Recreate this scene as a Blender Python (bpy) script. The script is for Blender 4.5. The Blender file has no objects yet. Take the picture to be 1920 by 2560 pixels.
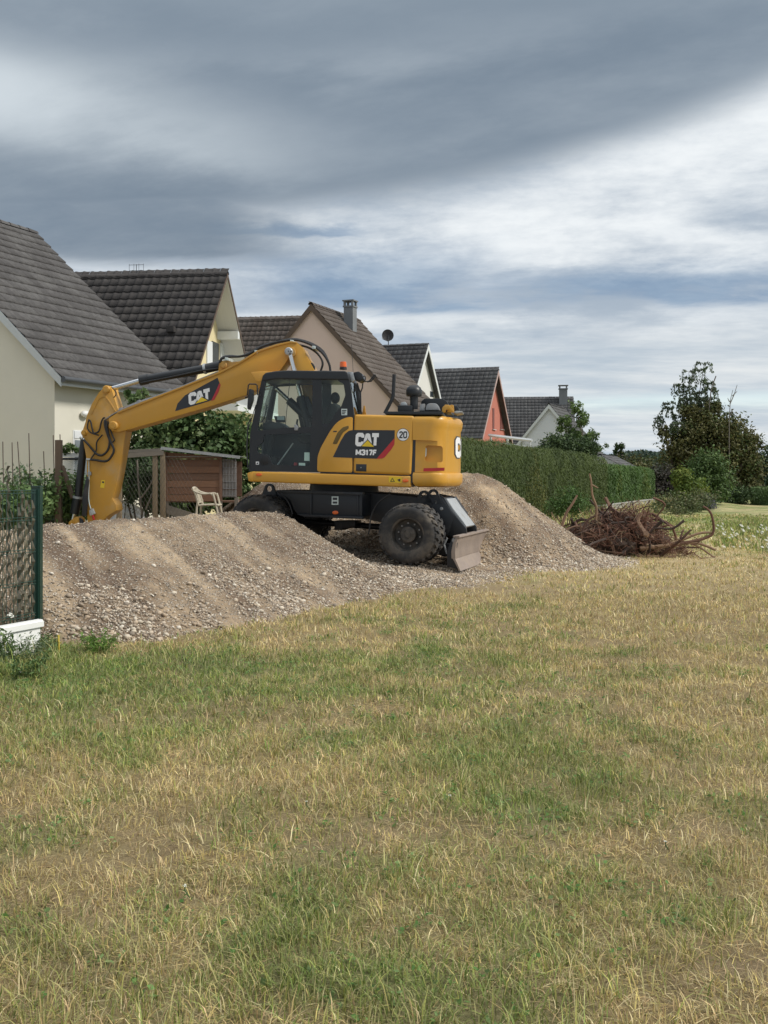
import bpy, bmesh, math, random
import numpy as np
from mathutils import Vector, Matrix
R = math.radians
rng = np.random.default_rng(7)
random.seed(7)
SC = bpy.context.scene
COL = SC.collection

# ------------------------------------------------------------------ camera, sky, sun, exposure
F, HZ, CX, EYE = 2600.0, 1190.0, 960.0, 1.7      # focal length and horizon of the photograph in its pixels, eye height in m
cam_d = bpy.data.cameras.new('camera'); cam = bpy.data.objects.new('camera', cam_d); COL.objects.link(cam)
cam.location = (0, 0, EYE); cam.rotation_euler = (R(90), 0, 0)
cam_d.sensor_fit = 'VERTICAL'; cam_d.sensor_height = 36.0; cam_d.lens = F / 2560 * 36.0
cam_d.shift_y = -(1280 - HZ) / 2560
cam_d.clip_start = 0.1; cam_d.clip_end = 6000
SC.camera = cam
SC.view_settings.view_transform = 'Standard'; SC.view_settings.look = 'None'
SC.view_settings.gamma = 1.0; SC.view_settings.use_curve_mapping = False
SC.view_settings.exposure = 1.1
SUN_EL, SUN_AZ = 42.0, 101.0       # degrees; azimuth clockwise from the view axis (+Y)

sun_d = bpy.data.lights.new('sun', 'SUN'); sun_d.energy = 1.5; sun_d.angle = R(12); sun_d.color = (1.0, 0.955, 0.88)
sun = bpy.data.objects.new('sun', sun_d); COL.objects.link(sun)
sv = Vector((math.cos(R(SUN_EL)) * math.sin(R(SUN_AZ)), math.cos(R(SUN_EL)) * math.cos(R(SUN_AZ)), math.sin(R(SUN_EL))))
sun.rotation_euler = sv.to_track_quat('Z', 'Y').to_euler(); sun.location = sv * 60


class NB:
    """small node builder"""
    def __init__(s, nt): s.nt = nt; s.n = nt.nodes; s.l = nt.links
    def new(s, t, **kw):
        n = s.n.new(t)
        for k, v in kw.items(): setattr(n, k, v)
        return n
    def put(s, sock, v):
        if v is None: return
        if hasattr(v, 'is_output'): s.l.new(v, sock)
        else: sock.default_value = v
    def m(s, op, a, b=None, c=None, clamp=False):
        n = s.new('ShaderNodeMath', operation=op, use_clamp=clamp)
        for i, v in enumerate((a, b, c)):
            if v is not None: s.put(n.inputs[i], v)
        return n.outputs[0]
    def vm(s, op, a, b=None):
        n = s.new('ShaderNodeVectorMath', operation=op)
        s.put(n.inputs[0], a)
        if b is not None: s.put(n.inputs[1], b)
        return n.outputs[0]
    def ss(s, x, lo, hi):
        n = s.new('ShaderNodeMapRange', interpolation_type='SMOOTHSTEP')
        s.put(n.inputs[0], x); n.inputs[1].default_value = lo; n.inputs[2].default_value = hi
        return n.outputs[0]
    def mix(s, f, a, b):
        n = s.new('ShaderNodeMix', data_type='RGBA')
        s.put(n.inputs[0], f)
        for i, v in ((6, a), (7, b)):
            if isinstance(v, tuple) and len(v) == 3: v = (*v, 1)
            s.put(n.inputs[i], v)
        return n.outputs[2]
    def noise(s, v, scale, detail=4, rough=.5, dist=0.0, col=False):
        n = s.new('ShaderNodeTexNoise')
        if v is not None: s.l.new(v, n.inputs['Vector'])
        n.inputs['Scale'].default_value = scale; n.inputs['Detail'].default_value = detail
        n.inputs['Roughness'].default_value = rough; n.inputs['Distortion'].default_value = dist
        return n.outputs['Color' if col else 'Fac']
    def comb(s, x, y, z):
        n = s.new('ShaderNodeCombineXYZ')
        for i, v in enumerate((x, y, z)): s.put(n.inputs[i], v)
        return n.outputs[0]
    def gauss(s, x, c, w):
        d = s.m('DIVIDE', s.m('SUBTRACT', x, c), w)
        return s.m('POWER', 2.718, s.m('MULTIPLY', s.m('MULTIPLY', d, d), -1.0))


def build_world():
    w = bpy.data.worlds.new('World'); SC.world = w; w.use_nodes = True
    nt = w.node_tree; nt.nodes.clear(); b = NB(nt)
    sky = b.new('ShaderNodeTexSky', sky_type='NISHITA'); sky.sun_disc = False
    sky.sun_elevation = R(SUN_EL); sky.sun_rotation = R(SUN_AZ)
    bg_s = b.new('ShaderNodeBackground'); b.l.new(sky.outputs[0], bg_s.inputs[0]); bg_s.inputs[1].default_value = 0.11
    tc = b.new('ShaderNodeTexCoord'); d = tc.outputs['Generated']
    sep = b.new('ShaderNodeSeparateXYZ'); b.l.new(d, sep.inputs[0]); x, y, z = sep.outputs
    az = b.m('ARCTAN2', x, y)
    el = b.m('ARCSINE', z)
    zc = b.m('ADD', b.m('MAXIMUM', z, 0.0), 0.13)
    px_, py_ = b.m('DIVIDE', x, zc), b.m('DIVIDE', y, zc)
    p = b.comb(px_, py_, 0.0)                                                    # the cloud deck seen in perspective
    ps = b.comb(b.m('MULTIPLY', px_, .62), b.m('ADD', py_, b.m('MULTIPLY', px_, .30)), 0.0)   # drawn out along the wind
    N = lambda v, off, sc, det, ro, di: b.m('SUBTRACT', b.noise(b.vm('ADD', v, off), sc, det, ro, di), .5)
    n_big = N(ps, (3.1, 0.4, 0), .85, 6, .50, .15)
    n_mid = N(ps, (7.7, 2.9, 1.3), 2.1, 9, .60, .12)
    n_fin = N(b.comb(b.m('MULTIPLY', px_, .42), py_, 0.0), (1.7, 5.2, 4.0), 2.6, 10, .62, .1)
    n_bil = N(b.comb(az, b.m('MULTIPLY', el, 2.8), 0.3), (0, 0, 0), 12.0, 9, .62, .15)      # small billows
    # low layer: bright broken cloud with blue-grey bands
    wob = b.m('ADD', b.m('MULTIPLY', n_mid, .045), b.m('MULTIPLY', n_bil, .018))
    def band(c, w, slope=0.0): 
        d_ = b.m('SUBTRACT', b.m('ADD', el, b.m('ADD', wob, b.m('MULTIPLY', az, slope))), c)
        return b.m('MULTIPLY', b.ss(d_, -w * .55, -w * .1), b.ss(d_, w * 1.5, w * .2))   # sharp below, ragged above
    b1 = b.m('MULTIPLY', band(.166, .026, .0), b.ss(az, -.15, -.06))
    b1 = b.m('MULTIPLY', b1, b.ss(b.m('ADD', n_fin, b.m('MULTIPLY', n_bil, .8)), -.32, .02))
    b2 = b.m('MULTIPLY', band(.226, .009), b.ss(b.gauss(az, -.10, .075), .15, .6))
    b3 = b.m('MULTIPLY', band(.182, .032, -.10), b.m('MULTIPLY', b.ss(az, -.15, -.06), b.ss(az, .16, .02)))
    b4 = b.m('MULTIPLY', band(.122, .011), b.m('MULTIPLY', b.ss(az, -.1, -.02), b.ss(az, .2, .04)))
    bl_ = b.m('MAXIMUM', b.m('MAXIMUM', b1, b.m('MULTIPLY', b2, .8)), b.m('MAXIMUM', b.m('MULTIPLY', b3, .75), b.m('MULTIPLY', b4, .55)))
    tone = b.m('ADD', b.m('MULTIPLY', n_mid, .9), b.m('ADD', b.m('MULTIPLY', n_fin, .55), b.m('MULTIPLY', n_bil, .85)))
    edge0 = b.m('ADD', .2485, b.m('ADD', b.m('MULTIPLY', az, .175), b.m('MULTIPLY', b.m('MULTIPLY', az, az), .20)))
    edge0 = b.m('MINIMUM', b.m('MAXIMUM', edge0, .16), .36)
    dd = b.m('SUBTRACT', b.m('ADD', el, b.m('ADD', b.m('MULTIPLY', n_big, .05), b.m('ADD', b.m('MULTIPLY', n_mid, .05), b.m('MULTIPLY', n_bil, .012)))), edge0)
    rim = b.m('MULTIPLY', b.gauss(dd, -.028, .035), b.ss(az, -.2, .25))
    lowb = b.mix(b.ss(b.m('ADD', tone, b.m('MULTIPLY', rim, .20)), -.32, .40), (.36, .43, .515), (.82, .855, .875))
    lowa = b.mix(b.ss(b.m('ADD', b.m('MULTIPLY', n_fin, 1.0), b.m('MULTIPLY', n_mid, .6)), -.26, .26), (.44, .515, .59), (.735, .765, .775))
    low = b.mix(b.ss(el, .10, .17), lowa, lowb)
    low = b.mix(b.m('MULTIPLY', bl_, .93), low, b.mix(b.ss(n_bil, -.2, .25), (.19, .285, .42), (.30, .40, .52)))
    # upper deck: one dark stratocumulus sheet with a sloping edge
    deck = b.ss(dd, -.010, .034)
    left = b.m('MULTIPLY', b.ss(az, -.03, -.17), b.ss(b.m('ADD', el, wob), .188, .206))   # the sheet hangs lower on the left
    deck = b.m('MAXIMUM', deck, b.m('MULTIPLY', left, .93))
    h1 = b.m('MULTIPLY', b.gauss(b.m('ADD', az, b.m('MULTIPLY', n_mid, .16)), -.40, .11), b.gauss(b.m('ADD', el, b.m('ADD', b.m('MULTIPLY', n_big, .10), b.m('MULTIPLY', az, .15))), .285, .04))
    h2 = b.m('MULTIPLY', b.gauss(b.m('ADD', az, b.m('MULTIPLY', n_mid, .3)), -.20, .15), b.gauss(b.m('ADD', el, b.m('ADD', b.m('MULTIPLY', n_mid, .10), b.m('MULTIPLY', az, .12))), .295, .035))
    h3 = b.m('MULTIPLY', b.gauss(az, -.10, .45), b.gauss(b.m('ADD', el, b.m('ADD', b.m('MULTIPLY', n_mid, .10), b.m('MULTIPLY', az, -.10))), .385, .02))
    thin = b.m('ADD', b.m('ADD', b.m('ADD', b.m('MULTIPLY', h1, .64), b.m('MULTIPLY', h2, .32)), b.m('MULTIPLY', h3, .14)), b.m('ADD', b.m('MULTIPLY', n_big, .55), b.m('ADD', b.m('MULTIPLY', n_mid, .75), b.m('MULTIPLY', n_bil, .12))))
    dark = b.mix(b.ss(thin, -.20, .85), (.170, .222, .285), (.58, .64, .685))
    dark = b.mix(b.m('MULTIPLY', b.ss(el, .36, .47), .30), dark, (.34, .40, .455))
    dark = b.mix(b.ss(el, .50, 1.15), dark, b.mix(b.ss(n_mid, -.25, .25), (1.0, 1.04, 1.08), (1.5, 1.53, 1.55)))   # unseen sky overhead, brightened as under overcast to lift the light on the ground
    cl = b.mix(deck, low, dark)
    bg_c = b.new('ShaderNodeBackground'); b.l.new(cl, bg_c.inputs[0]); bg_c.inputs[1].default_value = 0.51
    gap = b.m('MULTIPLY', b.gauss(b.m('ADD', el, b.m('MULTIPLY', n_fin, .02)), .068, .008), b.ss(b.m('ADD', az, b.m('MULTIPLY', n_mid, .3)), .08, .2))
    cover = b.m('SUBTRACT', 1.0, b.m('MULTIPLY', gap, .38))
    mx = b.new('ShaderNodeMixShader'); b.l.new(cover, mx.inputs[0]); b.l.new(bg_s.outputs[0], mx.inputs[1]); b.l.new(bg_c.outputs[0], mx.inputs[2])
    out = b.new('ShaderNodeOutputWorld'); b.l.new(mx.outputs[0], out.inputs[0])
build_world()


# ------------------------------------------------------------------ helpers
def at(px, py, Y):
    """the point at distance Y that the photograph shows at pixel (px, py)"""
    return Vector(((px - CX) / F * Y, Y, EYE - (py - HZ) / F * Y))
def proj(x, y, z): return CX + x / y * F, HZ - (z - EYE) / y * F
def hit(px, py, o, n):
    r = Vector(((px - CX) / F, 1, -(py - HZ) / F)); e = Vector((0, 0, EYE))
    return e + r * ((Vector(o) - e).dot(n) / r.dot(n))

def tag(o, label=None, cat=None, group=None, kind=None):
    if label: o['label'] = label
    if cat: o['category'] = cat
    if group: o['group'] = group
    if kind: o['kind'] = kind
    return o
def empty(name, loc=(0, 0, 0), rz=0.0, label=None, cat=None, group=None):
    o = bpy.data.objects.new(name, None); COL.objects.link(o); o.empty_display_size = .2
    o.location = loc; o.rotation_euler = (0, 0, rz)
    return tag(o, label, cat, group)
def link(name, me, mat=None, parent=None, loc=None):
    o = bpy.data.objects.new(name, me); COL.objects.link(o)
    if mat is not None and not me.materials: me.materials.append(mat)
    if parent is not None: o.parent = parent
    if loc is not None: o.location = loc
    return o
def from_bm(name, bm, mat, parent=None, smooth=False, loc=None):
    bmesh.ops.recalc_face_normals(bm, faces=bm.faces[:])
    me = bpy.data.meshes.new(name); bm.to_mesh(me); bm.free()
    if smooth:
        me.shade_smooth()
        try: me.set_sharp_from_angle(angle=R(38))
        except Exception: pass
    return link(name, me, mat, parent, loc)
def np_mesh(name, V, faces, mat, parent=None, col=None, smooth=False, flat_faces=None):
    """faces: list of int arrays (m,k)"""
    me = bpy.data.meshes.new(name); V = np.asarray(V, np.float32)
    me.vertices.add(len(V)); me.vertices.foreach_set('co', V.ravel())
    fl = faces if isinstance(faces, list) else [faces]
    idx = np.concatenate([f.ravel() for f in fl]).astype(np.int32)
    tot = np.concatenate([np.full(len(f), f.shape[1]) for f in fl]).astype(np.int32)
    st = np.concatenate([[0], np.cumsum(tot)[:-1]]).astype(np.int32)
    me.loops.add(len(idx)); me.loops.foreach_set('vertex_index', idx)
    me.polygons.add(len(tot)); me.polygons.foreach_set('loop_start', st); me.polygons.foreach_set('loop_total', tot)
    if smooth: me.polygons.foreach_set('use_smooth', np.ones(len(tot), bool))
    if col is not None:
        c = np.ones((len(V), 4), np.float32); c[:, :3] = col
        a = me.attributes.new('col', 'FLOAT_COLOR', 'POINT'); a.data.foreach_set('color', c.ravel())
    me.update(calc_edges=True); me.validate()
    return link(name, me, mat, parent)

def prism_bm(pts, y0, y1, bevel=0.0, seg=2, bm=None):
    """polygon in the (x, z) plane drawn out from y0 to y1"""
    b2 = bmesh.new()
    a = [b2.verts.new((p[0], y0, p[1])) for p in pts]; c = [b2.verts.new((p[0], y1, p[1])) for p in pts]
    n = len(pts); b2.faces.new(a); b2.faces.new(c[::-1])
    for i in range(n): b2.faces.new((a[i], c[i], c[(i + 1) % n], a[(i + 1) % n]))
    bmesh.ops.recalc_face_normals(b2, faces=b2.faces[:])
    if bevel > 0:
        ed = [e for e in b2.edges if e.calc_face_angle(0) > R(25)]
        bmesh.ops.bevel(b2, geom=ed, offset=bevel, segments=seg, affect='EDGES', profile=.6, clamp_overlap=True)
    if bm is None: return b2
    me = bpy.data.meshes.new('t'); b2.to_mesh(me); b2.free(); bm.from_mesh(me); bpy.data.meshes.remove(me)
    return bm
def plate_bm(outer, holes, y0, y1):
    bm = bmesh.new(); ed = []
    for lp in [outer] + holes:
        vs = [bm.verts.new((p[0], y0, p[1])) for p in lp]
        ed += [bm.edges.new((vs[i], vs[(i + 1) % len(vs)])) for i in range(len(vs))]
    bmesh.ops.triangle_fill(bm, use_beauty=True, edges=ed)
    r = bmesh.ops.extrude_face_region(bm, geom=bm.faces[:])
    vs = [g for g in r['geom'] if isinstance(g, bmesh.types.BMVert)]
    bmesh.ops.translate(bm, verts=vs, vec=(0, y1 - y0, 0))
    return bm
def box_bm(bm, x0, x1, y0, y1, z0, z1, M=None):
    v = [Vector((x, y, z)) for x in (x0, x1) for y in (y0, y1) for z in (z0, z1)]
    if M is not None: v = [M @ p for p in v]
    v = [bm.verts.new(p) for p in v]
    for f in ((0, 1, 3, 2), (4, 6, 7, 5), (0, 4, 5, 1), (2, 3, 7, 6), (0, 2, 6, 4), (1, 5, 7, 3)): bm.faces.new([v[i] for i in f])
    return bm
def box(name, x0, x1, y0, y1, z0, z1, mat, parent=None, bevel=0.0, M=None):
    bm = box_bm(bmesh.new(), x0, x1, y0, y1, z0, z1, M)
    if bevel: bmesh.ops.bevel(bm, geom=bm.edges[:], offset=bevel, segments=2, affect='EDGES', profile=.6)
    return from_bm(name, bm, mat, parent, smooth=bool(bevel))
def smooth_path(pts, sub=6):
    pts = [Vector(p) for p in pts]
    if len(pts) < 3: return pts
    out = []
    for i in range(len(pts) - 1):
        p0 = pts[max(i - 1, 0)]; p1 = pts[i]; p2 = pts[i + 1]; p3 = pts[min(i + 2, len(pts) - 1)]
        for k in range(sub):
            t = k / sub
            out.append(.5 * ((2 * p1) + (p2 - p0) * t + (2 * p0 - 5 * p1 + 4 * p2 - p3) * t * t + (3 * p1 - p0 - 3 * p2 + p3) * t ** 3))
    out.append(pts[-1]); return out
def tube_bm(pts, r, n=8, bm=None, caps=True):
    bm = bm or bmesh.new(); pts = [Vector(p) for p in pts]; k = len(pts)
    rr = r if isinstance(r, (list, tuple)) else [r] * k
    t0 = (pts[1] - pts[0]).normalized(); up = Vector((0, 0, 1)) if abs(t0.z) < .9 else Vector((1, 0, 0))
    u = t0.cross(up).normalized(); rings = []
    for i, p in enumerate(pts):
        t = (pts[min(i + 1, k - 1)] - pts[max(i - 1, 0)]).normalized()
        u = (u - t * u.dot(t)).normalized(); w = t.cross(u)
        rings.append([bm.verts.new(p + (u * math.cos(a) + w * math.sin(a)) * rr[i]) for a in [2 * math.pi * j / n for j in range(n)]])
    for i in range(k - 1):
        for j in range(n): bm.faces.new((rings[i][j], rings[i][(j + 1) % n], rings[i + 1][(j + 1) % n], rings[i + 1][j]))
    if caps: bm.faces.new(rings[0][::-1]); bm.faces.new(rings[-1])
    return bm
def tube(name, pts, r, mat, parent=None, n=8, smooth_sub=0):
    if smooth_sub: pts = smooth_path(pts, smooth_sub)
    return from_bm(name, tube_bm(pts, r, n), mat, parent, smooth=True)
def lathe_bm(prof, n, c=(0, 0, 0), bm=None, closed=False):
    """profile of (radius, y) turned about the local y axis through c"""
    bm = bm or bmesh.new(); rings = []
    for r, y in prof:
        if r < 1e-6: rings.append([bm.verts.new((c[0], c[1] + y, c[2]))]); continue
        rings.append([bm.verts.new((c[0] + r * math.cos(2 * math.pi * j / n), c[1] + y, c[2] + r * math.sin(2 * math.pi * j / n))) for j in range(n)])
    pr = list(zip(rings, rings[1:] + ([rings[0]] if closed else [])))
    if not closed: pr = pr[:len(rings) - 1]
    for a, b in pr:
        for j in range(n):
            q = [a[j % len(a)], a[(j + 1) % len(a)], b[(j + 1) % len(b)], b[j % len(b)]]
            q = list(dict.fromkeys(q))
            if len(q) > 2: bm.faces.new(q)
    return bm
def round_poly(pts, r, seg=5):
    out = []; n = len(pts); P = [Vector(p) for p in pts]
    for i in range(n):
        a, p, b = P[i - 1], P[i], P[(i + 1) % n]
        d1 = (a - p); d2 = (b - p); k = min(r, d1.length * .45, d2.length * .45)
        s = p + d1.normalized() * k; e = p + d2.normalized() * k
        for j in range(seg + 1):
            t = j / seg; out.append(tuple((1 - t) ** 2 * s + 2 * t * (1 - t) * p + t * t * e))
    return out

# value noise on numpy arrays
_P = np.random.default_rng(11).random((256, 256)).astype(np.float32)
def vnoise(x, y, seed=0):
    x = np.asarray(x, float) + seed * 17.31; y = np.asarray(y, float) + seed * 9.77
    xi = np.floor(x).astype(int); yi = np.floor(y).astype(int); fx = x - xi; fy = y - yi
    fx = fx * fx * (3 - 2 * fx); fy = fy * fy * (3 - 2 * fy)
    g = lambda i, j: _P[(xi + i) & 255, (yi + j) & 255]
    return (g(0, 0) * (1 - fx) + g(1, 0) * fx) * (1 - fy) + (g(0, 1) * (1 - fx) + g(1, 1) * fx) * fy
def fbm(x, y, o=4, seed=0):
    s = 0; a = .5; t = 0
    for k in range(o):
        s = s + a * vnoise(x * 2 ** k, y * 2 ** k, seed + k * 3); t += a; a *= .55
    return s / t
def sstep(x, a, b):
    t = np.clip((np.asarray(x, float) - a) / (b - a), 0, 1); return t * t * (3 - 2 * t)

# ------------------------------------------------------------------ materials
MATS = {}
def mat(name, color, rough=.6, metal=0.0, var=.12, scale=6.0, bump=0.0, bscale=40.0, dust=None, dust_amt=0.0, spec=.5, coat=0.0, stretch=None):
    """principled material with uneven colour, roughness, optional dust and fine relief"""
    if name in MATS: return MATS[name]
    m = bpy.data.materials.new(name); m.use_nodes = True; nt = m.node_tree; b = NB(nt)
    pb = nt.nodes['Principled BSDF']
    tc = b.new('ShaderNodeTexCoord').outputs['Object']
    if stretch: tc = b.vm('MULTIPLY', tc, stretch)
    n1 = b.noise(tc, scale, 6, .6); n2 = b.noise(tc, scale * .23, 3, .5)
    f = b.m('ADD', b.m('MULTIPLY', b.m('SUBTRACT', n1, .5), var * 2.2), b.m('ADD', 1.0, b.m('MULTIPLY', b.m('SUBTRACT', n2, .5), var * 2.0)))
    hs = b.new('ShaderNodeHueSaturation'); hs.inputs['Color'].default_value = (*color, 1); b.l.new(f, hs.inputs['Value'])
    c = hs.outputs[0]
    if dust:
        dm = b.ss(b.noise(b.vm('ADD', tc, (5, 3, 1)), scale * .5, 7, .65), .62 - dust_amt * .5, .9 - dust_amt * .35)
        c = b.mix(b.m('MULTIPLY', dm, min(1.0, .35 + dust_amt)), c, dust)
        b.l.new(b.m('ADD', rough, b.m('MULTIPLY', dm, .25), None, True), pb.inputs['Roughness'])
    else:
        b.l.new(b.m('ADD', rough, b.m('MULTIPLY', b.m('SUBTRACT', n1, .5), .2), None, True), pb.inputs['Roughness'])
    b.l.new(c, pb.inputs['Base Color']); pb.inputs['Metallic'].default_value = metal
    pb.inputs['Specular IOR Level'].default_value = spec; pb.inputs['Coat Weight'].default_value = coat
    if bump:
        bp = b.new('ShaderNodeBump'); bp.inputs['Strength'].default_value = bump; bp.inputs['Distance'].default_value = .02
        b.l.new(b.noise(tc, bscale, 5, .6), bp.inputs['Height']); b.l.new(bp.outputs[0], pb.inputs['Normal'])
    MATS[name] = m; return m
def attr_mat(name, rough=.8, trans=0.0, bump=0.0, bscale=60, spec=.2, var=.2, vscale=25, peb=0.0, pscale=31):
    """colour comes from the mesh (real colour of each blade, leaf, stone), with fine grain"""
    if name in MATS: return MATS[name]
    m = bpy.data.materials.new(name); m.use_nodes = True; nt = m.node_tree; b = NB(nt); pb = nt.nodes['Principled BSDF']
    at_ = b.new('ShaderNodeAttribute', attribute_name='col'); c = at_.outputs['Color']
    tc = b.new('ShaderNodeTexCoord').outputs['Object']
    if var:
        hs = b.new('ShaderNodeHueSaturation'); b.l.new(c, hs.inputs['Color'])
        b.l.new(b.m('ADD', 1 - var, b.m('MULTIPLY', b.noise(tc, vscale, 5, .65), var * 2)), hs.inputs['Value']); c = hs.outputs[0]
    hgt = b.noise(tc, bscale, 6, .7) if bump else None
    if peb:                                  # fine gravel in the soil: grains too small to pick out
        vo = b.new('ShaderNodeTexVoronoi'); vo.inputs['Scale'].default_value = pscale; b.l.new(b.vm('ADD', tc, b.vm('MULTIPLY', b.noise(tc, 18, 3, .5, 0, True), (.03, .03, .03))), vo.inputs['Vector'])
        sp_ = b.new('ShaderNodeSeparateColor'); b.l.new(vo.outputs['Color'], sp_.inputs[0])
        is_p = b.ss(b.m('ADD', sp_.outputs[0], b.m('MULTIPLY', b.m('SUBTRACT', b.noise(tc, 1.6, 4, .6), .5), 1.6)), .30, .50)
        core = b.m('MULTIPLY', is_p, b.ss(vo.outputs['Distance'], .62, .25))
        c = b.mix(b.m('MULTIPLY', core, peb), c, b.mix(sp_.outputs[1], (.25, .205, .165), (.58, .52, .44)))
        hgt = b.m('ADD', hgt, b.m('MULTIPLY', core, 1.1))
    b.l.new(c, pb.inputs['Base Color']); pb.inputs['Roughness'].default_value = rough; pb.inputs['Specular IOR Level'].default_value = spec
    if bump:
        bp = b.new('ShaderNodeBump'); bp.inputs['Strength'].default_value = bump; bp.inputs['Distance'].default_value = .02
        b.l.new(hgt, bp.inputs['Height']); b.l.new(bp.outputs[0], pb.inputs['Normal'])
    if trans:
        out = nt.nodes['Material Output']; tr = b.new('ShaderNodeBsdfTranslucent'); b.l.new(c, tr.inputs[0])
        mx = b.new('ShaderNodeMixShader'); mx.inputs[0].default_value = trans
        b.l.new(pb.outputs[0], mx.inputs[1]); b.l.new(tr.outputs[0], mx.inputs[2]); b.l.new(mx.outputs[0], out.inputs[0])
    MATS[name] = m; return m
def glass_mat(name, tint, refl=.5):
    m = bpy.data.materials.new(name); m.use_nodes = True; nt = m.node_tree; b = NB(nt); nt.nodes.remove(nt.nodes['Principled BSDF'])
    tr = b.new('ShaderNodeBsdfTransparent'); tr.inputs[0].default_value = (*tint, 1)
    gl = b.new('ShaderNodeBsdfGlossy'); gl.inputs['Roughness'].default_value = .03; gl.inputs[0].default_value = (.9, .95, .95, 1)
    fr = b.new('ShaderNodeFresnel'); fr.inputs[0].default_value = 1.5
    mx = b.new('ShaderNodeMixShader'); b.l.new(b.m('MULTIPLY', fr.outputs[0], refl, None, True), mx.inputs[0])
    b.l.new(tr.outputs[0], mx.inputs[1]); b.l.new(gl.outputs[0], mx.inputs[2]); b.l.new(mx.outputs[0], nt.nodes['Material Output'].inputs[0])
    return m
DUST = (.33, .26, .18)
YEL = mat('machine_yellow', (.58, .295, .032), .42, var=.06, scale=3, dust=(.40, .28, .13), dust_amt=.22, coat=.15)
YELA = mat('machine_yellow_dusty', (.51, .262, .032), .5, var=.08, scale=4, dust=(.38, .28, .16), dust_amt=.38)
BLK = mat('machine_black', (.014, .016, .019), .42, var=.2, scale=4, dust=(.10, .09, .075), dust_amt=.12)
BLKC = mat('chassis_black', (.013, .016, .021), .45, var=.2, scale=4, dust=(.13, .11, .085), dust_amt=.22)
RUB = mat('tyre_rubber', (.030, .030, .031), .8, var=.2, scale=7, dust=(.20, .17, .135), dust_amt=.42, bump=.15)
HOSE = mat('hose_rubber', (.012, .012, .013), .5, var=.2)
CHROME = mat('cylinder_rod', (.62, .63, .64), .18, 1.0, var=.04)
STEEL = mat('bare_steel', (.33, .33, .33), .45, .8, var=.15, dust=DUST, dust_amt=.2)
GALV = mat('galvanised_plate', (.40, .42, .43), .5, .35, var=.15, scale=9, dust=(.22, .2, .17), dust_amt=.3)
WORN = mat('worn_blade_steel', (.295, .24, .205), .62, .2, var=.25, scale=5, dust=(.36, .29, .23), dust_amt=.4, bump=.15, stretch=(3, 1, .6))
WHITE = mat('white_paint', (.78, .78, .76), .5, var=.04)
DECW = mat('white_decal', (.80, .80, .80), .4, var=.02)
DECB = mat('black_decal', (.018, .02, .026), .35, var=.1)
DECR = mat('red_decal', (.42, .02, .025), .35, var=.05)
DECY = mat('yellow_decal', (.72, .50, .02), .4, var=.05)
ORANGE = mat('orange_lens', (.75, .13, .015), .25, var=.05, coat=.4)
SEAT = mat('seat_fabric', (.018, .02, .021), .8, var=.2)
PAPER = mat('paper_label', (.55, .62, .60), .7, var=.05)
GLASS = glass_mat('cab_glass', (.87, .96, .92), .8)
GLASSR = glass_mat('rear_glass', (.80, .93, .93), 1.0)
# ------------------------------------------------------------------ the lie of the land
A0 = np.array((-3.2, 9.6)); DV = np.array((math.sin(R(28)), math.cos(R(28)))); NV = np.array((-DV[1], DV[0]))   # along and across the spoil bank
def sn(x, y): dx = x - A0[0]; dy = y - A0[1]; return dx * DV[0] + dy * DV[1], dx * NV[0] + dy * NV[1]
def xy(s, n): return A0[0] + s * DV[0] + n * NV[0], A0[1] + s * DV[1] + n * NV[1]
def ground_z(x, y):
    s, n = sn(np.asarray(x, float), np.asarray(y, float))
    return .30 * sstep(n, 1.6, 5.0) * sstep(y, 8, 11) + .05 * (fbm(np.asarray(x) * .35, np.asarray(y) * .35, 3, 1) - .5) + .05 * (fbm(np.asarray(x) * 1.7, np.asarray(y) * 1.7, 2, 5) - .5) * sstep(-np.asarray(y), -25, -12)
def bank_h(s, n):
    """height of the near spoil bank and of the levelled pad that the machine stands on"""
    nt = np.interp(s, [-2, .35, .52, .72, 1.3, 3, 9], [.95, .85, .55, .15, -.40, -.58, -.58])
    nt = nt + .30 * (fbm(s * .9, n * .12, 3, 21) - .5) * sstep(s, 1, 2)
    t = np.clip((n - nt) / (2.35 - nt), 0, 1)
    up = 1 - (1 - t) ** 1.28
    crest = 1.085 + .10 * (fbm(s * .8, 0 * s, 2, 31) - .5) - .10 * sstep(-s, -3.2, -1.5)
    dn = 1 - sstep(n, 2.75, 4.6)
    se = np.interp(n, [-1, .4, 1.4, 2.4, 3.2], [6.4, 6.75, 7.15, 7.55, 7.45]) - .18 * (fbm(n * 1.1, s * .2, 2, 33) - .5)
    end = 1 - np.clip((s - se) / 1.28, 0, 1) ** 1.15
    h = crest * up * dn * end - .05
    pad = (.30 * sstep(n, -1.9, 2.6) + .015) * sstep(s, 6.8, 8.3) * (1 - sstep(s, 12.0, 14.0)) * sstep(n, -2.0, -.9) * (1 - sstep(n, 7, 9)) - .04
    h = np.maximum(h, pad)
    return h
def heap_h(s, n):
    """height of the big gravel heap beyond the machine"""
    ax, ay, bx, by = 12.85, 1.05, 13.3, 6.2
    t = np.clip(((s - ax) * (bx - ax) + (n - ay) * (by - ay)) / ((bx - ax) ** 2 + (by - ay) ** 2), 0, 1)
    d = np.sqrt((s - ax - t * (bx - ax)) ** 2 + (n - ay - t * (by - ay)) ** 2)
    d = d + .5 * (fbm(s * .7, n * .7, 3, 41) - .5) * sstep(d, .2, 1.5)
    top = 1.80 - .12 * t
    q = np.sqrt(d * d + .10) - .316
    h = top - .735 * q
    h = np.where(h < .35, .35 * np.exp((h - .35) / .30), h) - .045
    return h

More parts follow.
